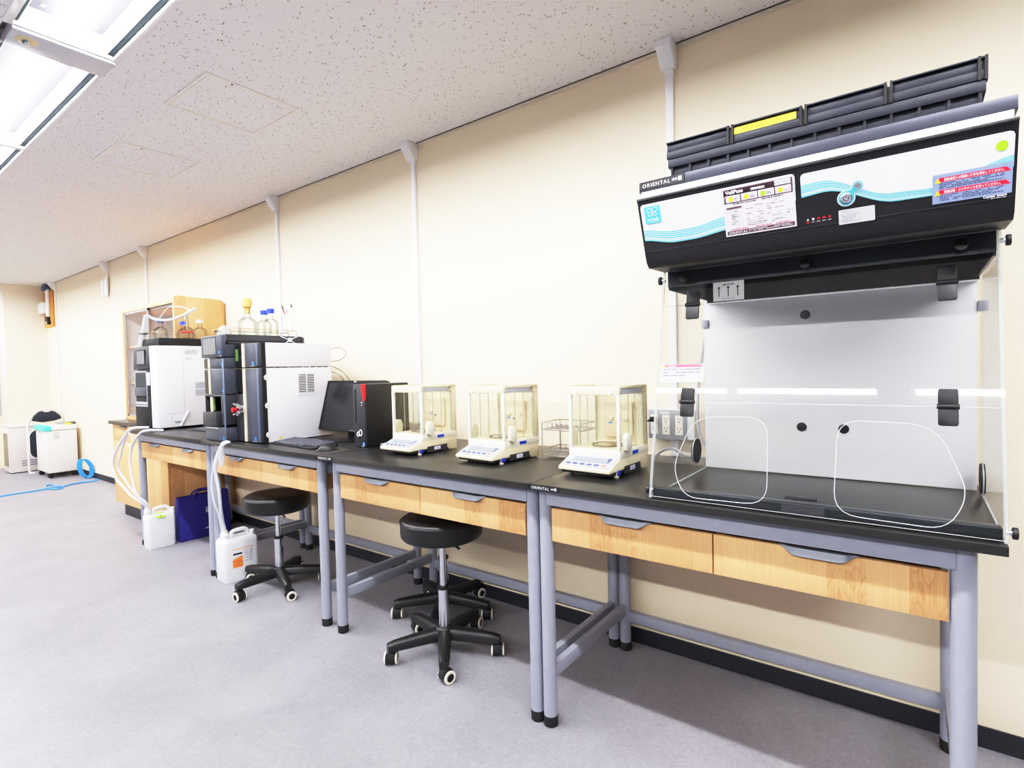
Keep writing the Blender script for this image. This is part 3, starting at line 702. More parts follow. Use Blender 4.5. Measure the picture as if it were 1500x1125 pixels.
# warning sticker
ws = flat([R4(1.622, 1.7505, hv(1.603), hv(1.660))], Z(.0026), M['lblb'], head, 'warning_sticker')
for i, (z, tx, w) in enumerate(((1.6485, '調査者記入の取扱い条件を厳守してください。', .1), (1.6245, '定期点検・メンテナンスを行ってください。', .095))):
    flat([[(1.633, z_(z - .004)), (1.748, z_(z - .004)), (1.741, z_(z + .0045)), (1.633, z_(z + .0045))]], Z(.0029), M['redp'], ws, 'red_band')
    flat([[(1.6255, z_(z - .0055)), (1.636, z_(z - .0055)), (1.6308, z_(z + .0045))]], Z(.0032), M['yellow'], ws, 'warning_triangle')
    text('!', .0075, Z(.0034) @ Matrix.Translation((1.6308, z_(z - .0045), 0)), M['ink'], ws, align='CENTER')
    text(tx, .0066, Z(.0033) @ Matrix.Translation((1.6415, z_(z - .0022), 0)), M['lblw'], ws, width=w * .96, bold=.0001)
    flat(greek(1.634, 1.738, z_(z - .0175), z_(z - .005), 4, 30 + i, .8, .42), Z(.0029), M['ink'], ws, 'fine_print')
text('Captair Smart', .0068, Z(.0034) @ Matrix.Translation((1.706, z_(1.5995), 0)), M['lblw'], head, width=.037, bold=.0002)
flat(greek(1.718, 1.742, z_(1.5955), z_(1.5985), 1, 40, .95, .5), Z(.0016), M['silver'], head, 'fine_print')
flat([ell(1.7325, hv(1.692), .0095, .010)], Z(.0022), M['green'], head, 'green_dot')
# power and fan buttons
def capsule(r1, r2):
    c1 = Vector((1.4625, hv(1.646))); c2 = Vector((1.4855, hv(1.669))); d = (c2 - c1).normalized(); a0 = math.atan2(d.y, d.x); o = []
    for i in range(17): a = a0 + .55 + (2 * PI - 1.1) * i / 16; o.append((c1.x + r1 * math.cos(a), c1.y + r1 * math.sin(a)))
    m = (c1 + c2) / 2; nn = Vector((d.y, -d.x)); o.append(tuple(m + d * .003 + nn * r2 * .42))
    for i in range(17): a = a0 + PI + .7 + (2 * PI - 1.4) * i / 16; o.append((c2.x + r2 * math.cos(a), c2.y + r2 * math.sin(a)))
    o.append(tuple(m + d * .003 - nn * r2 * .42)); return o
bp_ = flat([capsule(.0185, .0125)], Z(.0022), M['lblw'], head, 'button_plate')
flat([capsule(.0165, .0105)], Z(.0026), M['cyan'], bp_, 'cyan_plate')
for x, z, r in ((1.4625, 1.646, .0125), (1.4855, 1.669, .0078)):
    kb = MB(Z(0)).lathe([(r, .002), (r, .005), (r * .85, .0065), (r * .8, .0055), (0, .0055)], (x, hv(z), 0), 24).build('push_button', M['chrome'], head)
    b = MB(Z(.0062)); q = r * .42
    b.tube([(x + q * math.cos(a), hv(z) + q * math.sin(a), 0) for a in [PI / 2 + .6 + (2 * PI - 1.2) * i / 14 for i in range(15)]], r * .06, 5); b.tube([(x, hv(z) + q * .3, 0), (x, hv(z) + q * 1.15, 0)], r * .06, 5)
    b.build('power_symbol', M['ink'], kb)
sp = flat([rrect(1.446, 1.5175, hv(1.5905), hv(1.622), .002, 2)], Z(.0022), M['silver'], head, 'rating_plate')
text('ORIENTAL', .0058, Z(.0025) @ Matrix.Translation((1.45, hv(1.6155), 0)), M['inkg'], sp, width=.026)
flat(greek(1.451, 1.49, hv(1.594), hv(1.613), 5, 41, .7, .35), Z(.0025), M['inkg'], sp, 'fine_print')
for i, x in enumerate((1.381, 1.3925, 1.404, 1.4155, 1.4275)):
    X = Z(.0016); y = hv(1.613)
    col = M['lblw'] if i < 2 else M['red']
    shp = [[(x - .0025, y - .0025), (x + .0025, y - .0025), (x, y + .0025)]] if i == 0 else [ell(x, y, .0028, .0028, 8)] if i in (1, 4) else [R4(x - .003, x + .003, y - .002, y + .002)]
    flat(shp, X, col, head, 'status_icon')
    if i: flat(greek(x - .004, x + .004, y - .0085, y - .0055, 1, 50 + i, .9, .5), X, M['silver'], head, 'fine_print')
    else: flat([ell(x, y - .007, .0033, .0017, 10)], X, M['red'], head, 'red_light')

# hood's own cable and the wall sockets
cb = MB().tube([(.935, -.1, 1.40), (.923, -.1, 1.353), (.906, -.1, 1.245), (.893, -.1, 1.109), (.897, -.1, 1.0), (.921, -.1, .946), (.95, -.1, .92), (1.0, -.1, .9)], .006, 8, sub=6).build('hood_cable', M['cablew'], None)
tag(cb, 'grey power cable hanging behind the left edge of the white hood back panel', 'cable')
cb = MB().tube([(.735, -.16, .877), (.742, -.155, .893), (.765, -.15, .914), (.806, -.15, .926), (.861, -.15, .899), (.9, -.145, .90), (.93, -.14, .895), (.93, -.1, .877)], .006, 8, sub=6).build('coiled_cable', M['cablew'], None)
tag(cb, 'grey cable looping on the bench top under the wall sockets', 'cable')
t = thing('wall_socket', 'steel wall plate with six power sockets beside the fume hood', 'socket box', (.75, 0, 1.01))
MB().box(-.08, .112, -.048, 0, -.062, .062).build('back_box', M['white'], t, bev=.004)
MB().box(-.085, .082, -.054, -.048, -.062, .062).build('face_plate', M['plate'], t, bev=.002)
b = MB(); b.box(-.03, .01, -.0548, -.054, .045, .055); b.build('label_strip', M['lblw'], t)
for i, x in enumerate((-.057, -.006, .05)):
    s = MB().box(x - .016, x + .016, -.0555, -.054, -.042, .04).build('socket_pair', M['ivoryw'], t, bev=.001)
    for z in (-.02, .02):
        if i == 0 and z > 0: continue
        for dx in (-.006, .006): MB().box(x + dx - .0012, x + dx + .0012, -.056, -.0554, z, z + .009).build('slot', M['ink'], s)
        MB().cyl((x, -.056, z - .008), (x, -.0554, z - .008), .0038, n=10).build('earth_hole', M['inkg'], s)
pc = MB().box(-.067, -.047, -.085, -.0555, .012, .034).build('plug', M['black'], None, bev=.003, loc=(.75, 0, 1.01)); pc.name = 'power_plug'
tag(pc, 'black power plug in the leftmost wall socket', 'plug')
cd_ = MB().tube([(.693, -.086, 1.033), (.67, -.12, 1.02), (.645, -.15, .99), (.66, -.16, .94), (.672, -.16, .91), (.68, -.19, .882), (.70, -.24, .8755)], .0045, 8, sub=6).build('hood_cord', M['black'], cd_ if False else None); cd_.name = 'black_cord'
tag(cd_, 'black cord hanging from the plug behind the rightmost balance', 'cord')
# ---------------------------------------------------------------- analytical balances
def make_balance(loc, rz, label):
    t = thing('analytical_balance', label, 'balance', loc, rz, 'draft-shield balances on the benches')
    W = .106
    # body
    b = MB(); b.prism([(-.155, .022), (-.155, .034), (-.072, .066), (.155, .066), (.155, .004), (.10, .004), (.075, .03), (-.06, .022)], 0, -W, W)
    body = b.build('body', M['ivory'], t, bev=.004)
    MB().box(-W + .006, W - .006, -.14, .07, .012, .03).build('underside', M['black'], body)
    MB().box(W - .002, W + .0005, .0, .04, .014, .03).build('maker_plate', M['lblw'], body)
    MB().box(W - .004, W + .0003, -.045, .085, .008, .034).build('side_recess', M['slated'], body)
    text('AND', .012, frame((W + .0008, .008, .017), (0, 1, 0), (0, 0, 1)), M['bluel'], body)
    # control panel on the slope
    X = frame((0, -.149, .0375), (1, 0, 0), (0, .083, .032))
    cp = MB(X).prism(rrect(-.098, .098, .004, .082, .008, 3), 2, .0005, .002).build('control_panel', M['lcdb'], t)
    MB(X).box(-.07, .075, .034, .068, .002, .0032).build('display', M['lcd'], cp)
    MB(X).prism([(.078, .034), (.066, .068), (.084, .068)], 2, .0022, .0034).build('blue_corner', M['keyb'], cp)
    for i in range(6):
        x = -.074 + i * .029
        MB(X).prism(ell(x, .018, .0115, .006, 14), 2, .002, .0035).build('key', M['keyr'] if i == 5 else M['keyb'], cp)
    # skirt and top frame
    b = MB(); b.box(-W - .001, W + .001, -.076, .157, .062, .092)
    sk = b.build('skirt', M['ivoryw'], t, bev=.003)
    MB().box(W + .0005, W + .003, .02, .065, .07, .083).build('blue_tab', M['blue'], sk, bev=.001)
    for x in (-W + .012, W - .012):
        f = MB().cyl((x, -.085, 0), (x, -.085, .03), .010, .012, n=16).build('levelling_foot', M['ivoryw'], t)
        MB().box(x - .011, x + .012, -.092, -.07, .008, .026).build('blue_clip', M['blue'], f, bev=.001)
    MB().cyl((0, .13, 0), (0, .13, .01), .012, n=16).build('levelling_foot', M['ivoryw'], t)
    b = MB(); b.box(-W, W, -.076, -.062, .29, .322); b.box(-W, -W + .014, -.062, .15, .312, .322); b.box(W - .014, W, -.062, .15, .312, .322); b.box(-W, W, .1, .15, .312, .322); tp = b.build('top_frame', M['ivory'], t, bev=.003)
    MB().box(-W + .014, W - .014, -.062, .1, .316, .318).build('top_door', M['glassb'], t)
    MB().box(W - .004, W + .001, -.062, .10, .293, .312).build('grey_rail', M['greybar'], tp); MB().box(-W - .001, -W + .004, -.062, .10, .293, .312).build('grey_rail', M['greybar'], tp)
    for x in (-.075, .07): MB().cyl((x, -.082, .298), (x, -.076, .298), .009, n=16).build('screw_cap', M['ivoryw'], tp, bev=.001)
    for x in (-W + .006, W - .006): MB().box(x - .006, x + .006, -.076, -.063, .09, .292).build('front_post', M['ivoryw'], t, bev=.002)
    b = MB(); b.box(-W, W, .125, .157, .066, .32); bk = b.build('rear_column', M['ivory'], t, bev=.004)
    b = MB(); b.prism(rrect(-.062, .062, .115, .255, .008, 3), 1, .112, .126); pn = b.build('rear_cover', M['ivoryd'], bk, bev=.003)
    for x in (-.028, .034): MB().lathe([(0, .0), (.011, 0), (.011, .004), (.006, .006), (0, .006)], (x, .112, .19), 16, Matrix.Rotation(PI / 2, 3, 'X')).build('round_knob', M['ivory'], pn)
    MB().box(-.006, .008, .1112, .113, .165, .171).build('level_window', M['ink'], pn); MB().box(-.04, -.022, .1112, .113, .168, .173).build('badge', M['bluel'], pn)
    # glass
    MB().box(-W + .011, W - .011, -.071, -.069, .092, .291).build('front_glass', M['glassb'], t)
    for s in (-1, 1):
        d = MB().box(s * (W - .004) - .001, s * (W - .004) + .001, -.06, .125, .094, .292).build('side_door', M['glassb'], t)
        for y in (.0, .055): MB().box(s * (W - .004) - .0015, s * (W - .004) + .0015, y - .002, y + .002, .094, .292).build('door_edge', M['glassg'], d)
        MB().prism([(-.055, .095), (-.055, .135), (-.045, .155), (-.02, .152), (-.008, .125), (-.012, .095), (-.03, .082)], 0, s * (W - .002), s * (W + .016)).build('door_grip', M['ivoryw'], d, bev=.004)
        MB().box(s * (W - .004) - .003, s * (W - .004) + .003, .118, .126, .094, .292).build('door_seal', M['glassg'], d)
    b = MB(); b.box(-W + .012, W - .012, -.058, .12, .0922, .094); fl_ = b.build('chamber_floor', M['ivoryd'], t)
    MB().lathe([(0, .0), (.006, 0), (.006, .002), (.045, .003), (.045, .005), (0, .005)], (0, .03, .094), 28).build('weighing_pan', M['chrome'], t)
    b = MB(); b.tube([(.058 * math.cos(a * PI / 15), .03 + .058 * math.sin(a * PI / 15), .0975) for a in range(30)], .003, 6, closed=True); b.build('draft_ring', M['olive'], t)
    return t
make_balance((.653, -.450, ZT), math.radians(-2), 'ivory draft-shield balance nearest the fume hood, rightmost of the three')
make_balance((.135, -.438, ZT), math.radians(-4), 'ivory draft-shield balance in the middle, left of the wire basket')
make_balance((-.356, -.438, ZT), math.radians(-1.5), 'ivory draft-shield balance beside the black computer tower, leftmost of the three')

# wire test-tube basket
t = thing('wire_basket', 'two-tier steel wire rack standing between the middle and right balances', 'wire rack', (.38, -.24, ZT))
b = MB(); a, c, h = .095, .075, .155
for x in (-a, a):
    for y in (-c, c): b.tube([(x, y, 0), (x, y, h)], .003, 6)
b.build('post', M['wire'], t)
for z in (.012, .04, .125, h):
    MB().tube([(-a, -c, z), (a, -c, z), (a, c, z), (-a, c, z)], .0024, 6, closed=True).build('frame_wire', M['wire'], t)
for z in (.014, .122):
    b = MB()
    for i in range(9):
        x = -a + .021 * (i + .5); b.tube([(x, -c, z), (x, c, z)], .0016, 5)
    for j in range(6):
        y = -c + .025 * (j + .5); b.tube([(-a, y, z), (a, y, z)], .0016, 5)
    g = b.build('grid_shelf', M['wire'], t)
    for j in range(4):
        for i in range(7):
            x = -a + .015 + i * .0265; y = -c + .02 + j * .036
            b2 = MB().tube([(x, y, z), (x, y, z + .022), (x + .003, y, z + .027)], .0017, 5); b2.build('peg', M['wire'], g)

# ---------------------------------------------------------------- computer
t = thing('computer_tower', 'slim black computer tower with red corner stripe beside the leftmost balance', 'computer', (-.697, -.42, ZT))
w = .046
cs = MB().box(-w, w, -.098, .19, .012, .33).build('case', M['black'], t, bev=.003)
MB().box(-w, w, -.108, -.0985, .012, .331).build('front_panel', M['slated'], t, bev=.003)
MB().prism([(.018, .331), (.0465, .331), (.0465, .245), (.036, .243)], 1, -.1095, -.1075).build('red_stripe', M['red'], t)
MB().prism([(-.0998, .331), (-.1075, .331), (-.1075, .25), (-.0998, .262)], 0, w - .0005, w + .0006).build('red_stripe', M['red'], t)
MB().box(-.034, -.02, -.1092, -.1078, .13, .305).build('drive_slot', M['blackm'], t)
b = MB(); X = frame((0, -.1088, 0), (1, 0, 0), (0, 0, 1)); b.X = X
for cx, cy, r in ((-.013, .0735, .011), (.0065, .081, .015)): b.tube([(cx + r * .75 * math.cos(k * PI / 12), cy + r * math.sin(k * PI / 12), 0) for k in range(24)], .0023, 6, closed=True)
b.build('loop_emblem', M['lblw'], t)
flat([R4(.022, .038, .014, .034)], X, M['bluel'], t, 'badge'); flat([R4(.025, .035, .022, .026)], Matrix.Translation((0, -.0005, 0)) @ X, M['lblw'], t, 'badge_mark')
flat([R4(.012, .02, .004, .009), R4(.024, .032, .004, .009), [(.015, .228), (.03, .228), (.0225, .236)], R4(.018, .024, .214, .220)], Matrix.Translation((0, 0, .006)) @ X, M['silver'], t, 'small_marks')
MB().box(-w + .01, w - .01, -.09, .18, 0, .013).build('foot', M['rubber'], t)
MB().prism([(.046, .0), (.078, .0), (.072, .012), (.052, .018)], 1, -.02, .02).build('stand_clip', M['greybar'], t)
MB().cyl((.0462, -.05, .285), (.0468, -.05, .285), .006, n=14).build('lock', M['blackm'], t)

t = thing('monitor', 'black flat monitor tilted back behind the computer tower', 'monitor', (-1.062, -.30, ZT))
Mx = Matrix.Translation((0, -.045, .048)) @ Matrix.Rotation(math.radians(-15), 4, 'X')
MB(Mx).box(-.272, .272, 0, .03, 0, .305).build('housing', M['black'], t, bev=.004)
MB(Mx).box(-.258, .258, -.001, .002, .016, .291).build('screen', M['screen'], t)
b = MB(Mx); b.box(-.272, .272, -.003, .001, 0, .016); b.box(-.272, .272, -.003, .001, .291, .305); b.box(-.272, -.258, -.003, .001, .016, .291); b.box(.258, .272, -.003, .001, .016, .291)
bz = b.build('bezel', M['blackm'], t)
for i in range(6): MB(Mx).box(.03 + i * .014, .035 + i * .014, -.0036, -.003, .006, .009).build('button', M['silver'], bz)
MB(Mx).box(-.012, .012, -.0036, -.003, .294, .301).build('logo_plate', M['silver'], bz)
MB().box(-.05, .05, .0, .03, .008, .16).build('stand_neck', M['black'], t, bev=.003)
MB().lathe([(0, 0), (.115, 0), (.118, .004), (.10, .010), (0, .012)], (0, -.03, 0), 32).build('stand_base', M['black'], t)

def keyboard(loc, rz, label):
    t = thing('keyboard', label, 'keyboard', loc, rz)
    MB().prism([(-.075, 0), (-.075, .008), (.075, .020), (.075, 0)], 0, -.215, .215).build('case', M['blackm'], t, bev=.002)
    X = frame((0, -.075, .0085), (1, 0, 0), (0, .15, .012))
    for r in range(6):
        n = 18 if r else 9; y0 = .01 + r * .0225
        for k in range(n):
            if r == 0:
                xs = [-.205, -.182, -.159, -.136, -.02, .003, .026, .06, .083]; ws = [.018] * 3 + [.018] + [.112 if k == 3 else .018] * 5
                x0 = xs[k]; wd_ = .11 if k == 3 else .017
            else: x0 = -.206 + k * .0229; wd_ = .017
            MB(X).box(x0, x0 + wd_, y0, y0 + .0165, .0, .006).build('key', M['key'], t)
    return t
keyboard((-1.095, -.60, ZT), math.radians(-3), 'black computer keyboard lying before the monitor')
def mouse(loc, rz, label):
    t = thing('mouse', label, 'mouse', loc, rz)
    b = MB(); prof = []
    n = 14; v = []; f = []; m = 12
    for i in range(n + 1):
        u = i / n; y = -.055 + .11 * u; hw = .031 * math.sqrt(max(0.02, math.sin(PI * min(.98, max(.04, u))))) ; hh = .034 * math.sin(PI * min(.97, max(.06, u ** .8)))
        for j in range(m + 1):
            a = PI * j / m; v.append((hw * math.cos(a), y, hh * math.sin(a)))
    for i in range(n):
        for j in range(m): f.append((i * (m + 1) + j, i * (m + 1) + j + 1, (i + 1) * (m + 1) + j + 1, (i + 1) * (m + 1) + j))
    b.add(v, f); b.build('shell', M['black'], t, smooth=60)
    MB().cyl((-.004, .03, .023), (.004, .03, .023), .008, n=14).build('wheel', M['slated'], t)
    return t
mouse((-.79, -.655, ZT), math.radians(-35), 'black computer mouse at the bench edge beside the keyboard')
mc = MB().tube([(-.755, -.60, .885), (-.735, -.56, .874), (-.70, -.55, .8735), (-.63, -.545, .8735), (-.61, -.49, .8735), (-.61, -.40, .8735), (-.62, -.25, .8735)], .0022, 6, sub=5).build('mouse_cable', M['black'])
tag(mc, 'thin black mouse cable running past the computer tower', 'cable')
t = thing('keyboard', 'flat black keyboard edge showing between the two analysers', 'keyboard', (-2.36, -.47, ZT), .12)
MB().prism([(-.075, 0), (-.075, .008), (.075, .018), (.075, 0)], 0, -.2, .2).build('case', M['black'], t, bev=.002)
X = frame((0, -.075, .0085), (1, 0, 0), (0, .15, .010))
for r in range(6):
    for k in range(16): MB(X).box(-.19 + k * .0238, -.17 + k * .0238, .01 + r * .0225, .0285 + r * .0225, 0, .005).build('key', M['key'], t)

# ---------------------------------------------------------------- second analyser (two columns of stacked modules)
O = Vector((-1.62, -.45, ZT)); OX = Matrix.Translation(-O)
an = thing('liquid_analyser', 'tall analyser of stacked slate modules with white side panel, beside the monitor', 'analyser', O, 0, 'laboratory analysers')
yl, yr = -.752, -.70
L0, L1, R0, R1 = -1.895, -1.632, -1.626, -1.355
def unit(x0, x1, z0, z1, y, name='module', m='slate', ybk=-.23, bev=.006):
    return MB(OX).box(x0, x1, y, ybk, z0, z1).build(name, M[m], an, bev=bev)
# left column
u = unit(L0, L1, 1.370, 1.50, yl - .012, 'control_module'); MB(OX).box(L0 + .03, L1 - .075, yl - .0135, yl - .011, 1.388, 1.485).build('touch_screen', M['screeng'], u)
MB(OX).box(L0 + .024, L1 - .069, yl - .0128, yl - .0118, 1.382, 1.491).build('screen_bezel', M['blackm'], u)
MB(OX).box(L1 - .03, L1 - .008, yl - .0136, yl - .012, 1.374, 1.377).build('badge_line', M['silver'], u)
flat([R4(L1 - .04, L1 - .022, 1.392, 1.405)], OX @ frame((0, yl - .0125, 0), (1, 0, 0), (0, 0, 1)), M['bluel'], u, 'blue_logo')
for z0, z1 in ((1.304, 1.366), (1.15, 1.30)):
    u = unit(L0, L1, z0, z1, yl)
    MB(OX).box(L0 + .012, L0 + .062, yl - .002, yl + .004, z0 + .004, z1 - .004).build('window', M['screen'], u)
    MB(OX).box(L0 + .064, L0 + .085, yl - .004, yl + .004, z0 + .002, z1 - .002).build('ivory_strip', M['ivory'], u)
    MB(OX).box(L1 - .035, L1 - .008, yl - .0012, yl, z0 + .004, z0 + .007).build('badge_line', M['silver'], u)
    flat([R4(L1 - .04, L1 - .022, z0 + .013, z0 + .028)], OX @ frame((0, yl - .0006, 0), (1, 0, 0), (0, 0, 1)), M['bluel'], u, 'blue_logo')
b = MB(OX); b.box(L0, L1, yl + .12, -.23, .972, 1.146); b.box(L1 - .06, L1, yl, yl + .12, .972, 1.146); b.box(L0, L1 - .06, yl, yl + .12, 1.135, 1.146); b.box(L0, L0 + .008, yl, yl + .12, .972, 1.146); b.box(L0, L1 - .06, yl, yl + .12, .962, .972)
u = b.build('sampler_module', M['slated'], an, bev=.002)
MB(OX).box(L0 + .012, L0 + .062, yl + .03, yl + .034, 1.05, 1.134).build('green_card', M['greenw'], u)
MB(OX).box(L0 + .064, L0 + .085, yl + .002, yl + .01, 1.045, 1.144).build('ivory_strip', M['ivory'], u)
MB(OX).box(L0 + .01, L1 - .08, yl - .022, yl + .1, .958, 1.043).build('sample_drawer', M['slated'], u, bev=.004)
u = unit(L0, L1, .872, .955, yl - .006, 'pump_module'); MB(OX).box(L0 + .01, L1 - .09, yl - .0075, yl - .004, .945, .952).build('silver_edge', M['silver'], u)
flat([R4(L1 - .04, L1 - .02, .884, .9)], OX @ frame((0, yl - .0066, 0), (1, 0, 0), (0, 0, 1)), M['bluel'], u, 'blue_logo')
MB(OX).box(L1 - .022, L1 - .004, yl - .004, yl + .0, .875, 1.36).build('edge_trim', M['slateb'], an, bev=.003)
# right column
for z0, z1, nm in ((1.304, 1.443, 'detector_module'), (.874, 1.298, 'oven_module')):
    u = MB(OX).box(R0, R1 - .004, yr + .035, -.225, z0, z1).build(nm, M['lav'], an, bev=.002)
    MB(OX).box(R1 - .004, R1, yr + .045, -.23, z0 + .001, z1 - .001).build('side_panel', M['lav'], u, bev=.001)
    MB(OX).box(R0 + .001, R1 + .001, yr + .02, yr + .046, z0, z1).build('dark_frame', M['blackm'], u)
    d = MB(OX).box(R0 + .125, R1 + .002, yr, yr + .022, z0 + .002, z1 - .001).build('front_door', M['slate'], u, bev=.006)
    MB(OX).box(R1 - .018, R1 - .002, yr - .002, yr + .004, z0 + .006, z1 - .005).build('edge_trim', M['slateb'], d, bev=.002)
    flat([R4(R1 - .065, R1 - .045, z0 + .014, z0 + .032)], OX @ frame((0, yr - .0006, 0), (1, 0, 0), (0, 0, 1)), M['bluel'], d, 'blue_logo')
    MB(OX).box(R1 - .09, R1 - .04, yr - .001, yr, z0 + .006, z0 + .0085).build('badge_line', M['silver'], d)
    MB(OX).box(R0 + .098, R0 + .122, yr - .002, yr + .022, z0 + .002, z1 - .001).build('ivory_strip', M['ivory'], u)
    zz = z0 if z0 > 1 else 1.16
    MB(OX).box(R0 + .01, R0 + .09, yr + .004, yr + .018, zz + .004, z1 - .004).build('window', M['screen'], u)
    if z0 < 1: MB(OX).box(R0 + .004, R0 + .095, yr, yr + .02, .876, 1.15).build('lower_panel', M['slated'], u, bev=.003)
    else: MB(OX).box(R0 + .016, R0 + .045, yr + .002, yr + .005, z0 + .04, z1 - .03).build('green_card', M['greenw'], u)
    if z0 < 1:
        for z in (1.245, 1.085, .919): MB(OX).prism(ell(-.655, z, .014, .016, 18), 0, R1 - .001, R1 + .002).build('round_plug', M['white'], u, bev=.0006)
        g = MB(OX).box(R1, R1 + .003, -.468, -.342, 1.132, 1.27).build('vent_grille', M['lav'], u)
        MB(OX).box(R1 + .0025, R1 + .0035, -.456, -.354, 1.146, 1.258).build('vent_dark', M['ink'], g)
        b = MB(OX)
        for i in range(11): b.box(R1 + .003, R1 + .0055, -.456, -.354, 1.147 + i * .0102, 1.1515 + i * .0102)
        b.box(R1 + .003, R1 + .006, -.408, -.402, 1.146, 1.258); b.build('vent_slats', M['white'], g)
        flat([[(-.592, .887), (-.572, .887), (-.582, .906)]], OX @ frame((R1 + .0006, 0, 0), (0, 1, 0), (0, 0, 1)), M['yellow'], u, 'warning_triangle')
    else:
        b = MB(OX)
        for i in range(9): b.box(R1 - .003, R1 + .0008, -.64 + i * .045, -.61 + i * .045, 1.299, 1.3035)
        b.build('joint_gap', M['ink'], u)
# injection valve
v = MB(OX).cyl((-1.545, yr - .03, 1.065), (-1.545, yr + .01, 1.065), .026, n=20).build('injection_valve', M['chrome'], an, bev=.003)
MB(OX).cyl((-1.556, yr - .056, 1.062), (-1.553, yr - .034, 1.062), .015, .011, n=16).build('red_knob', M['red'], v, bev=.002)
for dx, dz in ((-.02, .035), (.025, .03), (.022, -.032), (-.018, -.034)): MB(OX).cyl((-1.545 + dx, yr - .045, 1.065 + dz), (-1.545 + dx * .5, yr - .02, 1.065 + dz * .5), .006, n=10).build('fitting', M['chrome'], v)
# tray on top of the left column
b = MB(OX); b.box(L0, L1 + .002, -.73, -.25, 1.462, 1.466); b.box(L0, L1 + .002, -.735, -.729, 1.462, 1.503); b.box(L0, L1 + .002, -.256, -.25, 1.462, 1.503); b.box(L0, L0 + .006, -.73, -.25, 1.462, 1.503); b.box(L1 - .004, L1 + .002, -.73, -.25, 1.448, 1.503)
tr = b.build('bottle_tray', M['slated'], an)
MB(OX).box(L0, L1, -.74, -.23, 1.443, 1.461).build('column_top', M['slated'], an)
for zz, in ((1.54,),): MB(OX).tube([(L0 + .015, -.70, zz), (L1 - .012, -.70, zz), (L1 - .012, -.28, zz), (L0 + .015, -.28, zz)], .0022, 6, closed=True).build('rail_wire', M['wireg'], tr)
for x, y in ((L0 + .015, -.70), (L1 - .012, -.70), (L1 - .012, -.56), (L1 - .012, -.42), (L1 - .012, -.28), (L0 + .015, -.28), (L0 + .015, -.5)): MB(OX).cyl((x, y, 1.466), (x, y, 1.54), .0022, n=6).build('rail_post', M['wireg'], tr)
b = MB(OX); b.tube([(L1 + .004, -.40, 1.50), (L1 + .006, -.34, 1.482), (L1 + .004, -.28, 1.505)], .003, 6, sub=4); b.tube([(L1 + .006, -.37, 1.455), (L1 + .007, -.34, 1.475), (L1 + .006, -.29, 1.45)], .003, 6, sub=4); b.box(L1 + .002, L1 + .012, -.352, -.328, 1.468, 1.492)
b.build('tube_holder', M['tube'], tr)
for i, (pts) in enumerate((((R1 - .02, -.225, 1.41), (R1 + .0, -.16, 1.42), (R1 + .01, -.12, 1.38), (R1 - .01, -.16, 1.34), (R1 - .03, -.225, 1.335)), ((R1 - .02, -.225, 1.31), (R1 + .02, -.15, 1.26), (R1 + .05, -.1, 1.15), (R1 + .05, -.1, 1.0)), ((R1 - .05, -.225, 1.28), (R1 - .0, -.15, 1.23), (R1 + .02, -.12, 1.1)))):
    MB(OX).tube(pts, .0022, 6, sub=5).build('capillary', M['ink'], an)

# ---------------------------------------------------------------- first analyser
O1 = Vector((-3.03, -.42, ZT)); OX1 = Matrix.Translation(-O1)
a1 = thing('liquid_analyser', 'white cabinet analyser with black front at the far end of the benches', 'analyser', O1, 0, 'laboratory analysers')
x0, x1, y0, y1 = -3.235, -2.83, -.675, -.17
MB(OX1).prism([(x0 + .01, y0 + .02), (x1 - .105, y0 + .02), (x1 - .105, y0), (x1 - .03, y0), (x1 - .012, y0 + .008), (x1, y0 + .05), (x1, y1), (-3.15, y1), (-3.15, -.43), (x0, -.43)], 2, .885, 1.49).build('cabinet', M['lav'], a1, bev=.003)
fp = MB(OX1).box(x0, x1 - .107, y0 - .004, y0 + .02, .882, 1.31).build('front_panel', M['blackm'], a1, bev=.004)
b = MB(OX1); b.prism([(y0 - .004, 1.318), (y0 + .004, 1.492), (y0 + .03, 1.492), (y0 + .03, 1.318)], 0, x0 - .01, x1 - .104); ct = b.build('control_head', M['slated'], a1, bev=.006)
MB(OX1).box(x0 + .075, x1 - .19, y0 - .006, y0 + .0, 1.36, 1.458).build('touch_screen', M['screeng'], ct)
MB(OX1).box(x0 + .065, x1 - .18, y0 - .005, y0 + .001, 1.35, 1.466).build('screen_bezel', M['blackm'], ct)
b = MB(OX1)
for q in ((x0 + .02, x0 + .03, 1.04, 1.305), (x1 - .165, x1 - .155, 1.04, 1.305), (x0 + .02, x1 - .155, 1.04, 1.05), (x0 + .02, x1 - .155, 1.296, 1.306)): b.box(q[0], q[1], y0 - .008, y0, q[2], q[3])
b.build('bay_frame', M['greybar'], fp, bev=.002)
MB(OX1).box(x0 + .03, x1 - .165, y0 - .005, y0 - .003, 1.19, 1.295).build('smoked_window', M['screen'], fp)
MB(OX1).box(x0 + .03, x1 - .165, y0 - .012, y0 - .003, 1.12, 1.185).build('valve_block', M['slate'], fp, bev=.003)
MB(OX1).box(x0 + .03, x1 - .165, y0 - .010, y0 - .003, 1.055, 1.075).build('sample_shelf', M['greybar'], fp, bev=.002)
MB(OX1).box(x1 - .125, x1 - .102, y0 - .016, y0 - .002, 1.20, 1.295).build('door_grip', M['white'], a1, bev=.003)
b = MB(OX1); b.box(x1 - .0005, x1 + .0008, -.4925, -.4905, .985, 1.489); b.box(x1 - .0005, x1 + .0008, -.622, -.49, .984, .986); b.box(x1 - .0005, x1 + .0008, -.58, -.5785, .885, .984); b.build('panel_joint', M['greybar'], a1)
MB(OX1).box(x1, x1 + .001, -.478, -.385, 1.425, 1.463).build('rating_label', M['silver'], a1); MB(OX1).box(x1, x1 + .001, -.475, -.43, 1.385, 1.405).build('rating_label', M['silver'], a1)
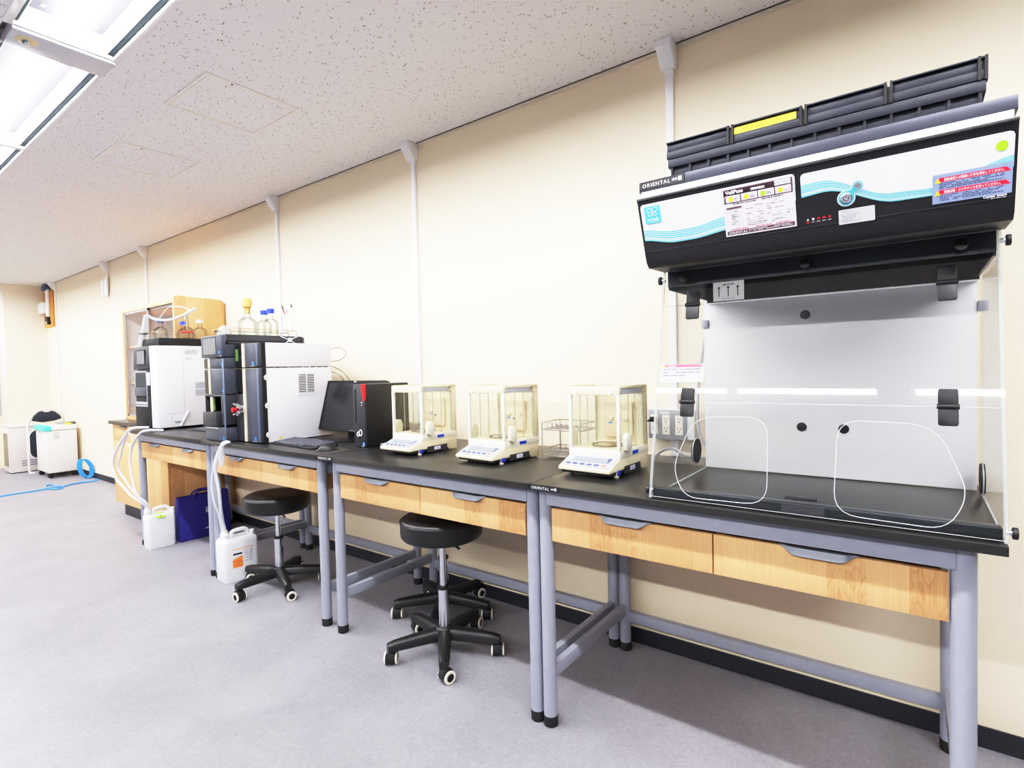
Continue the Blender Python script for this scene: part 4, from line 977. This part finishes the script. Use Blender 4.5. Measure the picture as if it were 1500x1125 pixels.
flat(greek(-.474, -.40, 1.43, 1.458, 4, 60, .7, .35), OX1 @ frame((x1 + .0014, 0, 0), (0, 1, 0), (0, 0, 1)), M['inkg'], a1, 'fine_print')
for z in (1.165, 1.110): MB(OX1).box(x1, x1 + .0015, -.41, -.30, z, z + .048).build('vent_panel', M['greybar'], a1)
for z in (.915, .93, .945):
    for y in (-.505, -.44): MB(OX1).box(x1, x1 + .002, y, y + .05, z, z + .006).build('louvre', M['white'], a1)
MB(OX1).tube([(x1 + .006, -.47, 1.0), (x1 + .008, -.475, .985), (x1 + .012, -.53, .89)], .009, 8).build('drain_tube', M['tube'], a1)
MB(OX1).tube([(x1 + .006, -.565, .925), (x1 + .006, -.51, .93)], .008, 8).build('side_valve', M['greybar'], a1)
for x in (x0 + .16, x1 - .05):
    for y in (y0 + .07, y1 - .05): MB(OX1).cyl((x, y, .87), (x, y, .886), .018, n=14).build('foot', M['rubber'], a1)
b = MB(OX1); q0, q1, w0, w1 = -3.148, x1 - .006, -.64, -.19
b.box(q0, q1, w0, w1, 1.491, 1.497); b.box(q0, q1, w0 - .004, w0, 1.491, 1.547); b.box(q0, q1, w1, w1 + .004, 1.491, 1.547); b.box(q0 - .004, q0, w0, w1, 1.491, 1.547); b.box(q1, q1 + .004, w0, w1, 1.491, 1.547)
tr = b.build('bottle_tray', M['blackm'], a1, bev=.001)
MB(OX1).tube([(q0 + .01, w0 + .01, 1.60), (q1 - .01, w0 + .01, 1.60), (q1 - .01, w1 - .01, 1.60), (q0 + .01, w1 - .01, 1.60)], .0022, 6, closed=True).build('rail_wire', M['wireg'], tr)
for x, y in ((q0 + .01, w0 + .01), (q1 - .01, w0 + .01), (q1 - .01, w1 - .01), (q0 + .01, w1 - .01)): MB(OX1).cyl((x, y, 1.497), (x, y, 1.60), .0022, n=6).build('rail_post', M['wireg'], tr)

# ---------------------------------------------------------------- bottles
def bottle(loc, r, hb, top, label, fill=.5, name='reagent_bottle', neck=.36, nl=.05):
    t = thing(name, label, 'bottle', loc, random.random(), 'reagent bottles on the analysers')
    rn = r * neck; h2 = hb + (r - rn) * 1.0
    MB().lathe([(0, .001), (r * .92, .0), (r, .006), (r, hb), (r * .93, hb + (r - rn) * .28), (rn * 1.25, h2 - .006), (rn, h2), (rn, h2 + nl), (rn * 1.12, h2 + nl), (rn * 1.12, h2 + nl + .004), (rn * .9, h2 + nl + .004)], n=28).build('glass_body', M['bottle'], t, smooth=60)
    MB().lathe([(0, .004), (r * .93, .004), (r * .96, .012), (r * .96, hb * fill), (0, hb * fill)], n=24).build('liquid', M['liquid'], t, smooth=60)
    z = h2 + nl
    if top == 'blue': MB().lathe([(0, z - .022), (rn * 1.45, z - .022), (rn * 1.48, z + .002), (rn * 1.4, z + .006), (0, z + .006)], n=24).build('screw_cap', M['capblue'], t)
    elif top == 'white': MB().lathe([(0, z - .02), (rn * 1.4, z - .02), (rn * 1.4, z + .005), (0, z + .005)], n=24).build('screw_cap', M['white'], t)
    elif top == 'amber':
        MB().lathe([(0, z - .035), (rn * .8, z - .035), (rn * .9, z + .0), (rn * 1.4, z + .008), (rn * 1.7, z + .035), (rn * 1.3, z + .06), (0, z + .066)], n=16).build('stopper', M['cork'], t)
    elif top == 'pale': MB().lathe([(0, z - .02), (rn * .9, z - .02), (rn, z + .006), (rn * 1.25, z + .02), (0, z + .022)], n=16).build('stopper', M['ivory'], t)
    return t
z1 = 1.4975
bottle((-3.09, -.535, z1), .048, .125, 'blue', 'blue-capped glass bottle at the front of the far analyser top')
bottle((-3.085, -.375, z1), .046, .115, 'blue', 'blue-capped glass bottle behind the first one on the far analyser', .4)
t = bottle((-2.915, -.42, z1), .046, .12, 'pale', 'glass bottle with pale stopper and red band on the far analyser', .5, nl=.07)
MB().lathe([(.0468, .098), (.0475, .1), (.0475, .108), (.0468, .11)], n=28, cap=False).build('red_band', M['red'], t)
bottle((-3.06, -.26, z1), .05, .13, 'white', 'white-capped glass bottle at the rear of the far analyser top', .35)
z2 = 1.4665
bottle((-1.76, -.54, z2), .056, .125, 'amber', 'round-shouldered glass flask with amber stopper on the nearer analyser', .55, 'flask', .34, .05)
bottle((-1.685, -.43, z2), .045, .125, 'blue', 'blue-capped glass bottle beside the flask on the nearer analyser')
bottle((-1.835, -.39, z2), .045, .13, 'blue', 'blue-capped glass bottle mostly behind another on the nearer analyser', .4)
bottle((-1.692, -.335, z2), .03, .055, 'white', 'small white-capped bottle at the rear of the nearer analyser tray', .5, 'small_bottle', .5, .012)
pb = MB().lathe([(0, 0), (.035, .002), (.045, .03), (.04, .07), (.022, .095), (.012, .1), (0, .1)], (0, 0, 0), 20).build('plastic_pouch', M['tubec'], None, loc=(-1.80, -.665, z2))
tag(pb, 'small clear plastic pouch with dark print at the front of the tray', 'pouch')
flat(greek(-.03, .03, .055, .07, 1, 77, .9, .8), frame((0, -.046, 0), (1, 0, 0), (0, 0, 1)), M['ink'], pb, 'dark_print')
# tubing above the analysers
def tubing(name, label, pts, r, m, cat='tubing', sub=6):
    return tag(MB().tube(pts, r, 8, sub=sub).build(name, M[m]), label, cat)
tubing('tubing_arc', 'thick white tubing sagging in front of the bottles on the far analyser', [(-3.06, -.64, 1.735), (-3.035, -.6, 1.702), (-2.851, -.6, 1.678), (-2.7, -.59, 1.678), (-2.556, -.57, 1.703), (-2.45, -.55, 1.734)], .009, 'tube')
tubing('thin_tubing_arc', 'thin white tube arching from the front blue-capped bottle', [(-3.09, -.535, 1.72), (-3.06, -.52, 1.755), (-2.98, -.52, 1.785), (-2.894, -.51, 1.789), (-2.767, -.5, 1.774), (-2.658, -.49, 1.741)], .0035, 'tube')
pk = MB().prism([(-.025, .0), (.05, .0), (.11, .1), (.155, .21), (.15, .245), (.13, .245), (.075, .14), (.03, .08)], 1, -.012, .012).build('tube_bag', M['tubec'], None, bev=.006, loc=(-3.205, -.645, 1.4925)); pk.rotation_euler = (0, math.radians(3), 0)
tag(pk, 'clear plastic tube bag hanging at the left corner of the far analyser', 'bag')
MB().box(.045, .125, -.016, .016, .098, .108).build('black_tie', M['ink'], pk)
ta = tubing('clear_tubing_arc', 'fine clear tubing arching from the amber stopper over the nearer analyser', [(-1.76, -.54, 1.71), (-1.72, -.5, 1.745), (-1.62, -.42, 1.72), (-1.56, -.38, 1.66), (-1.55, -.36, 1.58), (-1.60, -.34, 1.53)], .0025, 'tubec')
for i, (p, q, m) in enumerate((((-1.60, -.40, 1.69), (-1.575, -.40, 1.645), 'ink'), ((-1.58, -.40, 1.655), (-1.565, -.40, 1.635), 'red'), ((-1.545, -.40, 1.665), (-1.535, -.40, 1.64), 'inkg'), ((-1.50, -.40, 1.69), (-1.49, -.40, 1.67), 'ink'))):
    MB().cyl(p, q, .004, n=8).build('fitting', M[m], ta)
# ---------------------------------------------------------------- storage cabinet at the far end
cx0, cx1 = -4.29, -3.107
t = thing('storage_cabinet', 'oak base cabinet with black top and plinth beyond the far bench', 'cabinet', ((cx0 + cx1) / 2, -.27, 0)); SX = Matrix.Translation((-(cx0 + cx1) / 2, .27, 0))
MB(SX).box(cx0, cx1, -.50, -.012, .13, .842).build('carcass', M['oakd'], t, bev=.001)
MB(SX).box(cx0 + .02, cx1, -.455, -.03, 0, .13).build('plinth', M['base'], t)
MB(SX).box(cx0 - .02, cx1 + .003, -.545, -.012, .842, .872).build('worktop', M['top'], t, bev=.002)
for i in range(2):
    a = cx0 + .004 + i * .590; c = a + .585
    d = MB(SX).box(a, c, -.519, -.501, .70, .838).build('drawer', M['oakd'], t, bev=.001)
    MB(SX).prism([(-.519, .832), (-.532, .83), (-.536, .822), (-.519, .826)], 0, (a + c) / 2 - .06, (a + c) / 2 + .06).build('handle', M['steeld'], d)
    d = MB(SX).box(a, c, -.519, -.501, .134, .696).build('door', M['oakd'], t, bev=.001)
ux0, ux1 = -4.32, -3.157
t = thing('glass_cabinet', 'oak wall cabinet with sliding glass doors standing on the storage cabinet', 'cabinet', ((ux0 + ux1) / 2, -.2, .8735)); SX = Matrix.Translation((-(ux0 + ux1) / 2, .2, -.8735))
MB(SX).box(ux0, ux0 + .02, -.40, -.012, .874, 1.885).build('side_panel', M['oakd'], t, bev=.001)
MB(SX).prism([(-.41, .874), (-.41, 1.885), (-.40, 1.905), (-.385, 1.912), (-.05, 1.905), (-.025, 1.895), (-.013, 1.87), (-.013, .874)], 0, ux1 - .022, ux1).build('side_panel', M['oakd'], t, bev=.001)
MB(SX).box(ux0 + .02, ux1 - .022, -.03, -.012, .9, 1.86).build('back_board', M['paper'], t); MB(SX).box(ux0 + .02, ux0 + .022, -.37, -.03, .906, 1.854).build('brightening_liner', M['paper'], t)  # liner added, back board whitened, to brighten the dim cabinet interior
MB(SX).box(ux0 + .02, ux1 - .022, -.405, -.012, 1.855, 1.885).build('top_board', M['oakd'], t); MB(SX).box(ux0 + .02, ux1 - .022, -.405, -.012, .874, .905).build('bottom_board', M['oakd'], t)
MB(SX).box(ux0 + .02, ux0 + .06, -.405, -.38, .905, 1.855).build('stile', M['oakd'], t)
for z in (1.2, 1.53): MB(SX).box(ux0 + .02, ux1 - .022, -.37, -.03, z, z + .02).build('shelf', M['oakd'], t)
for i, (a, c, y) in enumerate(((ux0 + .06, -3.71, -.392), (-3.76, ux1 - .024, -.377))):
    d = MB(SX).box(a, c, y - .002, y + .002, .908, 1.852).build('sliding_door', M['glassd'], t)
    b = MB(SX); b.box(a, a + .022, y - .006, y + .006, .905, 1.855); b.box(c - .022, c, y - .006, y + .006, .905, 1.855); b.box(a, c, y - .006, y + .006, .905, .925); b.box(a, c, y - .006, y + .006, 1.838, 1.855)
    b.build('door_frame', M['alu'], d)
for k, (x, w, z, h) in enumerate(((-4.17, .10, 1.2225, .22), (-4.06, .09, 1.2225, .2), (-4.17, .12, .9075, .24))):
    o = MB().box(-w / 2, w / 2, -.10, .1, 0, h).build('file_box', M['paper'], None, bev=.002, loc=(x, -.2, z))
    tag(o, ['white file box at the left of the middle shelf behind glass', 'white file box second on the middle shelf behind glass', 'white file box on the bottom of the glass cabinet'][k], 'box', 'boxes inside the glass cabinet')
b = MB()
for z in (0, .09): b.tube([(-.12, -.1, z + .003), (.12, -.1, z + .003), (.12, .1, z + .003), (-.12, .1, z + .003)], .003, 6, closed=True)
for x in (-.12, 0, .12): b.tube([(x, -.1, .003), (x, -.1, .09)], .002, 6)
o = b.build('wire_tray', M['wire'], None, loc=(-4.08, -.2, 1.5505)); tag(o, 'small wire tray on the upper shelf of the glass cabinet', 'tray')

# ---------------------------------------------------------------- stools
def stool(loc, a0, label, castdir, up=0.0):
    t = thing('lab_stool', label, 'stool', loc, 0, 'black round stools under the benches')
    MB(Matrix.Translation((0, 0, up))).lathe([(0, .462), (.16, .462), (.172, .468), (.18, .478), (.182, .50), (.182, .535), (.178, .549), (.168, .556), (.10, .560), (0, .561)], n=56).build('seat', M['vinyl'], t, smooth=50)
    b = MB(); b.tube([(.1825 * math.cos(k * PI / 24), .1825 * math.sin(k * PI / 24), .542 + up) for k in range(48)], .003, 6, closed=True); b.build('seat_piping', M['vinyl'], t.children[0])
    MB(Matrix.Translation((0, 0, up))).lathe([(.05, .452), (.1, .455), (.1, .463)], n=24).build('seat_plate', M['black'], t)
    col = MB().cyl((0, 0, .292), (0, 0, .455 + up), .014, n=20).build('gas_rod', M['chrome'], t)
    MB().tube([(.01, 0, .445 + up), (.09, -.02, .445 + up), (.13, -.03, .44 + up)], .005, 8).build('height_lever', M['black'], col)
    MB().lathe([(.0, .10), (.024, .10), (.024, .292), (.0, .292)], n=28).build('column_tube', M['chrome'], t)
    MB().lathe([(.015, .289), (.0265, .289), (.0265, .30), (.015, .303)], n=28).build('collar', M['rubber'], t)
    b = MB(); b.lathe([(0, .062), (.03, .062), (.042, .075), (.042, .115), (.034, .122), (0, .122)], n=28); base = b.build('hub', M['black'], t, bev=.002)
    for k in range(5):
        a = math.radians(a0 + 72 * k); Rm = Matrix.Rotation(a, 4, 'Z')
        n = 8; v = []; f = []
        for i in range(n + 1):
            u = i / n; x = .02 + .235 * u; zt = .118 - .012 * u - .006 * u * u; zb = .068 - .004 * u; hw = .029 - .008 * u
            if i == n: hw *= .85; zt -= .004
            sec = [(-hw, zb), (-hw * .96, zt - .012), (-hw * .6, zt - .002), (0, zt), (hw * .6, zt - .002), (hw * .96, zt - .012), (hw, zb), (0, zb - .004)]
            v += [(x, s[0], s[1]) for s in sec]
        m = 8
        for i in range(n):
            for j in range(m): f.append((i * m + j, i * m + (j + 1) % m, (i + 1) * m + (j + 1) % m, (i + 1) * m + j))
        f += [tuple(range(m))[::-1], tuple(range(n * m, n * m + m))]
        arm = MB(Rm).add(v, f).build('base_arm', M['black'], t, smooth=45)
        ca = castdir[k % len(castdir)]
        C = Matrix.Translation(Rm @ Vector((.243, 0, 0))) @ Matrix.Rotation(ca, 4, 'Z')
        MB(C).cyl((0, 0, .05), (0, 0, .075), .009, n=12).build('caster_stem', M['black'], arm)
        g = thing('caster', None, None); g.parent = t
        bpy.data.objects.remove(g)
        b = MB(C); 
        b.cyl((-.022, .012, .026), (.022, .012, .026), .0255, n=28); b.prism([(-.02, .03), (.03, .012), (.038, .03), (.03, .054), (0, .062), (-.012, .055)], 0, -.018, .018)
        cw = b.build('caster', M['black'], t, bev=.0015)
        for s in (-1, 1):
            w = MB(C).lathe([(.0165, .0), (.0265, 0), (.0268, .004), (.025, .0065), (.0165, .0065)], (s * .0215, .012, .0268), 28, Matrix.Rotation(s * PI / 2, 3, 'Y'), cap=False).build('white_tread', M['ivoryw'], cw)
    return t
stool((-.10, -.56, 0), 25, 'black round stool in front, under the bench with two balances', [.64, .3, -.3, .64, -.2], .06)
stool((-1.44, -.57, 0), 52, 'black round stool left of the others, beside the orange-labelled canister', [.9, .4, -.5, -1.5, -.3])
stool((-.37, -.28, 0), 14, 'black stool hidden behind the front stool, only its base showing', [.64, -.2, -.2, .7, .8], -.04)

# ---------------------------------------------------------------- waste canisters, tubes and bag
def canister(loc, rz, label, kind):
    t = thing('plastic_canister', label, 'canister', loc, rz, 'milky waste canisters on the floor')
    w, d, h = (.066, .105, .26) if kind == 'label' else (.058, .092, .25)     # half width (x), half depth (y), shoulder height
    prof = [(0.94, 0), (1, .012), (1, h - .03), (.97, h - .012), (.86, h)]
    v = []; f = []; n = 0
    for s, z in prof:
        ring = rrect(-w * s, w * s, -d * s, d * s, .022 * s, 4); n = len(ring); v += [(p[0], p[1], z) for p in ring]
    m = len(prof)
    for k in range(m - 1):
        for i in range(n): f.append((k * n + i, k * n + (i + 1) % n, (k + 1) * n + (i + 1) % n, (k + 1) * n + i))
    f += [tuple(range(n))[::-1], tuple(range((m - 1) * n, m * n))]
    body = MB().add(v, f).build('body', M['hdpe'], t, bev=0, smooth=50)
    b = MB(); b.tube([(0, -.035, h - .004), (0, -.03, h + .03), (0, 0, h + .038), (0, .05, h + .036), (0, .075, h + .004)], .012, 10, sub=4); b.build('carry_handle', M['hdpe'], t)
    cap = MB().lathe([(0, h - .004), (.024, h - .004), (.024, h + .03), (.02, h + .034), (.018, h + .05), (0, h + .05)], (-.005, -.07, 0), 22).build('spout_cap', M['white'], t)
    MB().cyl((.0, -.07, h + .02), (.045, -.075, h + .03), .008, n=10).build('side_port', M['white'], cap)
    MB().lathe([(0, h - .01), (.014, h - .01), (.014, h + .03), (0, h + .03)], (.03, .08, 0), 18).build('rear_cap', M['hdpe'], t)
    X = frame((w + .0006, 0, 0), (0, 1, 0), (0, 0, 1))
    if kind == 'label':
        flat([R4(-.055, .068, .196, .2)], X, M['redp'] if False else M['orange'], t, 'orange_line')
        flat([R4(-.055, .005, .085, .135)], X, M['orange'], t, 'orange_label'); flat([R4(-.055, .005, .135, .196)], X, M['lblw'], t, 'white_label')
        flat([R4(-.052, .003, .163, .174)], Matrix.Translation((.0004, 0, 0)) @ X, M['ink'], t, 'dark_print')
        flat([[(-.05, .14), (.004, .155), (.004, .135), (-.055, .135)], R4(-.003, .001, .18, .186)], Matrix.Translation((.0003, 0, 0)) @ X, M['orange'], t, 'orange_wave')
        flat(greek(-.052, .003, .09, .13, 5, 81, .6, .4), Matrix.Translation((.0005, 0, 0)) @ X, M['redp'], t, 'fine_print')
        flat(greek(.012, .036, .11, .19, 12, 82, .8, .3) + greek(.042, .066, .11, .19, 12, 83, .8, .3), X, M['inkg'], t, 'fine_print')
    else:
        gs = MB(Matrix.Translation((w * .93, -.01, h - .012)) @ Matrix.Rotation(.6, 4, 'Y')).box(-.03, .02, -.028, .03, .0, .0015).build('green_tag', M['green'], t)
        flat([R4(-.008, .012, -.004, .006)], Matrix.Translation((w * .93, -.01, h - .0095)) @ Matrix.Rotation(.6, 4, 'Y'), M['ink'], gs, 'fine_print')
    return t
canister((-1.796, -.642, 0), math.radians(-4), 'milky plastic canister with orange label beside the left stool', 'label')
canister((-2.93, -.66, 0), math.radians(-2), 'milky plastic canister with green tag at the far bench leg', 'tag')
tubing('drain_hose', 'white drain hose bowing out farthest left from the far analyser', [(-2.93, -.70, .89), (-2.99, -.79, .889), (-3.10, -.80, .83), (-3.29, -.80, .705), (-3.375, -.80, .593), (-3.32, -.80, .492), (-3.17, -.80, .44), (-3.06, -.79, .39), (-2.96, -.745, .33), (-2.94, -.735, .304)], .0095, 'tube')
tubing('drain_hose', 'white drain hose in the middle of the three from the far analyser', [(-2.97, -.70, .889), (-3.0, -.785, .885), (-3.13, -.79, .80), (-3.23, -.79, .683), (-3.30, -.79, .571), (-3.2, -.775, .478), (-3.07, -.77, .41), (-2.955, -.735, .34), (-2.936, -.728, .304)], .008, 'tube')
tubing('drain_hose', 'white drain hose arching over the far bench edge, rightmost of three', [(-2.70, -.69, .88), (-2.74, -.78, .886), (-2.83, -.80, .855), (-2.965, -.80, .76), (-3.02, -.80, .645), (-2.99, -.80, .527), (-2.95, -.795, .43), (-2.925, -.765, .36), (-2.93, -.735, .304)], .008, 'tube')
tubing('hose_tie', 'thin white tie looping off the drain hose bundle', [(-2.99, -.81, .86), (-2.93, -.81, .84), (-2.92, -.81, .79), (-2.97, -.81, .765), (-3.04, -.81, .775)], .004, 'tube')
tubing('drain_hose', 'white drain hose from the nearer analyser, bowing left to the canister', [(-1.575, -.765, .878), (-1.60, -.785, .868), (-1.655, -.795, .82), (-1.715, -.795, .73), (-1.765, -.79, .62), (-1.785, -.77, .50), (-1.80, -.74, .42), (-1.805, -.725, .33), (-1.803, -.72, .313)], .008, 'tube')
tubing('drain_hose', 'white drain hose from the nearer analyser, hanging straight down', [(-1.60, -.765, .878), (-1.615, -.79, .865), (-1.66, -.80, .79), (-1.69, -.80, .701), (-1.685, -.79, .602), (-1.71, -.77, .47), (-1.78, -.73, .38), (-1.795, -.715, .33), (-1.80, -.712, .313)], .009, 'tube')
pk = MB().lathe([(0, -.06), (.012, -.055), (.02, .0), (.014, .045), (0, .05)], (0, 0, 0), 14).build('tube_sleeve', M['tubec'], None, loc=(-1.60, -.806, .80)); tag(pk, 'clear plastic sleeve around the hoses at the nearer analyser edge', 'sleeve')
# blue carrier bag
t = thing('carrier_bag', 'navy blue carrier bag with white print under the far bench', 'bag', (-2.915, -.355, 0), math.radians(-4))
v = []; f = []; secs = [(0, 1, 1), (.02, 1.02, 1.03), (.16, 1.0, .9), (.30, .99, .62), (.335, .985, .5)]
hw, hd = .052, .185
ring0 = []
for z, sy, sx in secs:
    ring = rrect(-hw * sx, hw * sx, -hd * sy, hd * sy, .012 * min(sx, 1), 3); n = len(ring)
    v += [(p[0] + .006 * math.sin(p[1] * 31 + z * 13), p[1], z + (.008 * math.sin(p[1] * 14) if z > .3 else 0)) for p in ring]
for k in range(len(secs) - 1):
    for i in range(n): f.append((k * n + i, k * n + (i + 1) % n, (k + 1) * n + (i + 1) % n, (k + 1) * n + i))
f.append(tuple(range(n))[::-1])
MB().add(v, f).build('bag_body', M['navy'], t, smooth=60)
for s in (-1, 1): MB().tube([(s * .026, -.07, .32), (s * .03, -.065, .345), (s * .028, -.02, .365), (s * .03, .06, .36), (s * .03, .1, .335), (s * .026, .11, .315)], .008, 6, sub=4).build('bag_handle', M['navy'], t)
X = frame((hw + .0085, 0, 0), (0, 1, 0), (-.07, 0, 1))
flat([[(.0, .10), (.06, .185), (.067, .185), (.007, .10)], ell(.0, .075, .01, .01, 14), R4(.01, .1, .073, .077), R4(.03, .1, .16, .166)], X, M['lblw'], t, 'white_print')
text('研究', .05, X @ Matrix.Translation((.0, .19, 0)), M['lblw'], t)

# ---------------------------------------------------------------- far corner
# rolling cabinet
t = thing('rolling_cabinet', 'white rolling cabinet with mint green front lip in the far corner', 'cabinet', (-7.42, -.2, 0))
def cartbox():
    MB().box(-.25, .25, -.15, .15, .07, .60).build('body', M['cart'], t, bev=.004)
    MB().box(-.255, .255, -.155, .155, .607, .665).build('lid', M['cart'], t, bev=.006)
    MB().box(-.258, .258, -.175, -.10, .603, .668).build('mint_lip', M['mint'], t, bev=.012, seg=3)
    MB().box(-.24, .24, -.154, -.15, .08, .59).build('door', M['cart'], t, bev=.002)
    MB().box(-.10, .08, -.1555, -.154, .555, .575).build('label', M['silver'], t)
    MB().box(.25, .2535, -.09, -.03, .50, .585).build('side_grip', M['silver'], t, bev=.002)
    MB().box(.25, .2525, -.05, .1, .628, .634).build('groove', M['inkg'], t)
    for x in (-.21, .21):
        for y in (-.12, .12):
            b = MB(); b.cyl((x - .016, y, .032), (x + .016, y, .032), .032, n=18); b.box(x - .018, x + .018, y - .022, y + .022, .034, .072); b.build('caster', M['rubber'], t, bev=.002)
cartbox()
o = MB().lathe([(0, 0), (.09, 0), (.1, .02), (.105, .025), (0, .025)], (0, 0, 0), 24).build('metal_dish', M['alu'], None, loc=(-7.45, -.1, .6655)); tag(o, 'grey metal dish lying on the rolling cabinet', 'dish')
o = MB().box(-.06, .06, -.02, .02, 0, .018).build('yellow_tool', M['yellow'], None, bev=.004, loc=(-7.27, -.115, .6655)); tag(o, 'small yellow tool in front of the dish on the rolling cabinet', 'tool')
# folding chair
t = thing('folding_chair', 'folding chair with curved white frame and dark backrest behind rolling cabinet', 'chair', (-7.9, -.18, 0))
b = MB(); b.tube([(.12, -.19, .02), (-.02, -.20, .012), (-.03, -.205, .1), (-.03, -.205, .55), (-.02, -.18, .72), (0, -.1, .83), (0, .0, .86), (0, .1, .83), (0, .16, .72), (0, .16, .4), (0, .16, .01)], .014, 10, sub=4); b.build('frame', M['cart'], t, smooth=60)
v = [];
pol = [(-.165, .705), (-.14, .765), (-.09, .82), (-.045, .832), (-.03, .815), (.03, .815), (.045, .832), (.09, .81), (.135, .76), (.155, .715), (.08, .69), (-.05, .675)]
MB().prism(pol, 0, -.02, .02).build('backrest', M['chairb'], t, bev=.008)
MB().prism(rrect(-.19, .14, .2, .58, .09, 5), 0, -.03, .005).build('seat', M['chairb'], t, bev=.006)
b = MB(); b.tube([(-.012, p[0], p[1]) for p in rrect(-.195, .145, .195, .585, .09, 5)], .01, 8, closed=True); b.build('seat_frame', M['cart'], t)
MB().tube([(.0, .12, .02), (.05, .1, .012), (.06, -.05, .012)], .012, 8, sub=3).build('rear_leg', M['cart'], t)
# low white cabinet with a dark glass door
t = thing('low_cabinet', 'low pinkish white cabinet with dark glass door in the far corner', 'cabinet', (-8.28, -.32, 0))
MB().box(-.19, .16, -.215, .2, .012, .62).build('body', M['cabin'], t, bev=.004)
MB().box(-.2, .17, -.225, .205, .62, .635).build('top', M['cabin'], t, bev=.003)
d = MB().box(-.19, .16, -.221, -.2155, .02, .615).build('door', M['cabin'], t, bev=.002); MB().box(-.14, .1, -.2225, -.2212, .09, .54).build('door_glass', M['screen'], d)
for z in (.09, .12, .15): MB().box(.16, .1615, -.1, .17, z, z + .015).build('vent_slot', M['inkg'], t)
b = MB().box(-.18, .15, -.2, .18, 0, .013).build('base', M['rubber'], t)
# blue hose: coil against the wall and the line over the floor
co = []
for k in range(5):
    for i in range(20):
        a = 2 * PI * i / 20 + .2; r = .125 - .006 * (k % 2)
        co.append((-6.80 + .045 * math.cos(a) + .012 * k, -.09 + .05 * math.cos(a) + .006 * k - .02 * math.sin(a), (.128 + (r - .008) * math.sin(a))))
o = MB().tube(co, .0085, 8).build('coiled_hose', M['cableb']); tag(o, 'coil of bright blue hose leaning on the baseboard near the rolling cabinet', 'hose')
o = MB().tube([(-6.35, -.06, .03), (-6.42, -.12, .012), (-6.46, -.22, .0085), (-6.42, -.33, .0085), (-6.35, -.42, .0085), (-6.42, -.46, .0085), (-6.6, -.45, .0085), (-6.62, -.50, .0085), (-6.4, -.54, .0085), (-6.25, -.5, .0088), (-6.22, -.44, .018), (-6.32, -.46, .024), (-6.36, -.6, .0085), (-6.35, -.8, .0085), (-6.33, -1.0, .0085), (-6.32, -1.4, .0085)], .0075, 8, sub=6).build('floor_hose', M['cableb']); tag(o, 'thin blue hose running across the floor to the left picture edge', 'hose')
# ---------------------------------------------------------------- world and view
wd = bpy.data.worlds.new('world'); sc.world = wd; wd.use_nodes = True
wd.node_tree.nodes['Background'].inputs[0].default_value = (.9, .95, 1, 1); wd.node_tree.nodes['Background'].inputs[1].default_value = .25
sc.view_settings.view_transform = 'Standard'; sc.view_settings.look = 'None'; sc.view_settings.exposure = 0.0; sc.view_settings.gamma = 1.0
vs = sc.view_settings; vs.use_curve_mapping = True
cm = vs.curve_mapping; cm.extend = 'HORIZONTAL'; cm.white_level = (2.5, 2.5, 2.5); cm.clip_max_x = 1.0; cm.clip_max_y = 1.0
cu = cm.curves[3]
pts = [(0, 0), (.03, .056), (.08, .18), (.16, .42), (.28, .70), (.44, .885), (.70, .975), (1, 1)]
while len(cu.points) < len(pts): cu.points.new(.5, .5)
for p, q in zip(cu.points, pts): p.location = q; p.handle_type = 'AUTO_CLAMPED'
cm.update()
sc.cycles.use_adaptive_sampling = True; sc.cycles.adaptive_threshold = 0.025; sc.cycles.max_bounces = 9; sc.cycles.transparent_max_bounces = 20; sc.cycles.diffuse_bounces = 6; sc.cycles.sample_clamp_indirect = 6.0
sc.cycles.caustics_reflective = False; sc.cycles.caustics_refractive = False
sc.cycles.use_denoising = True
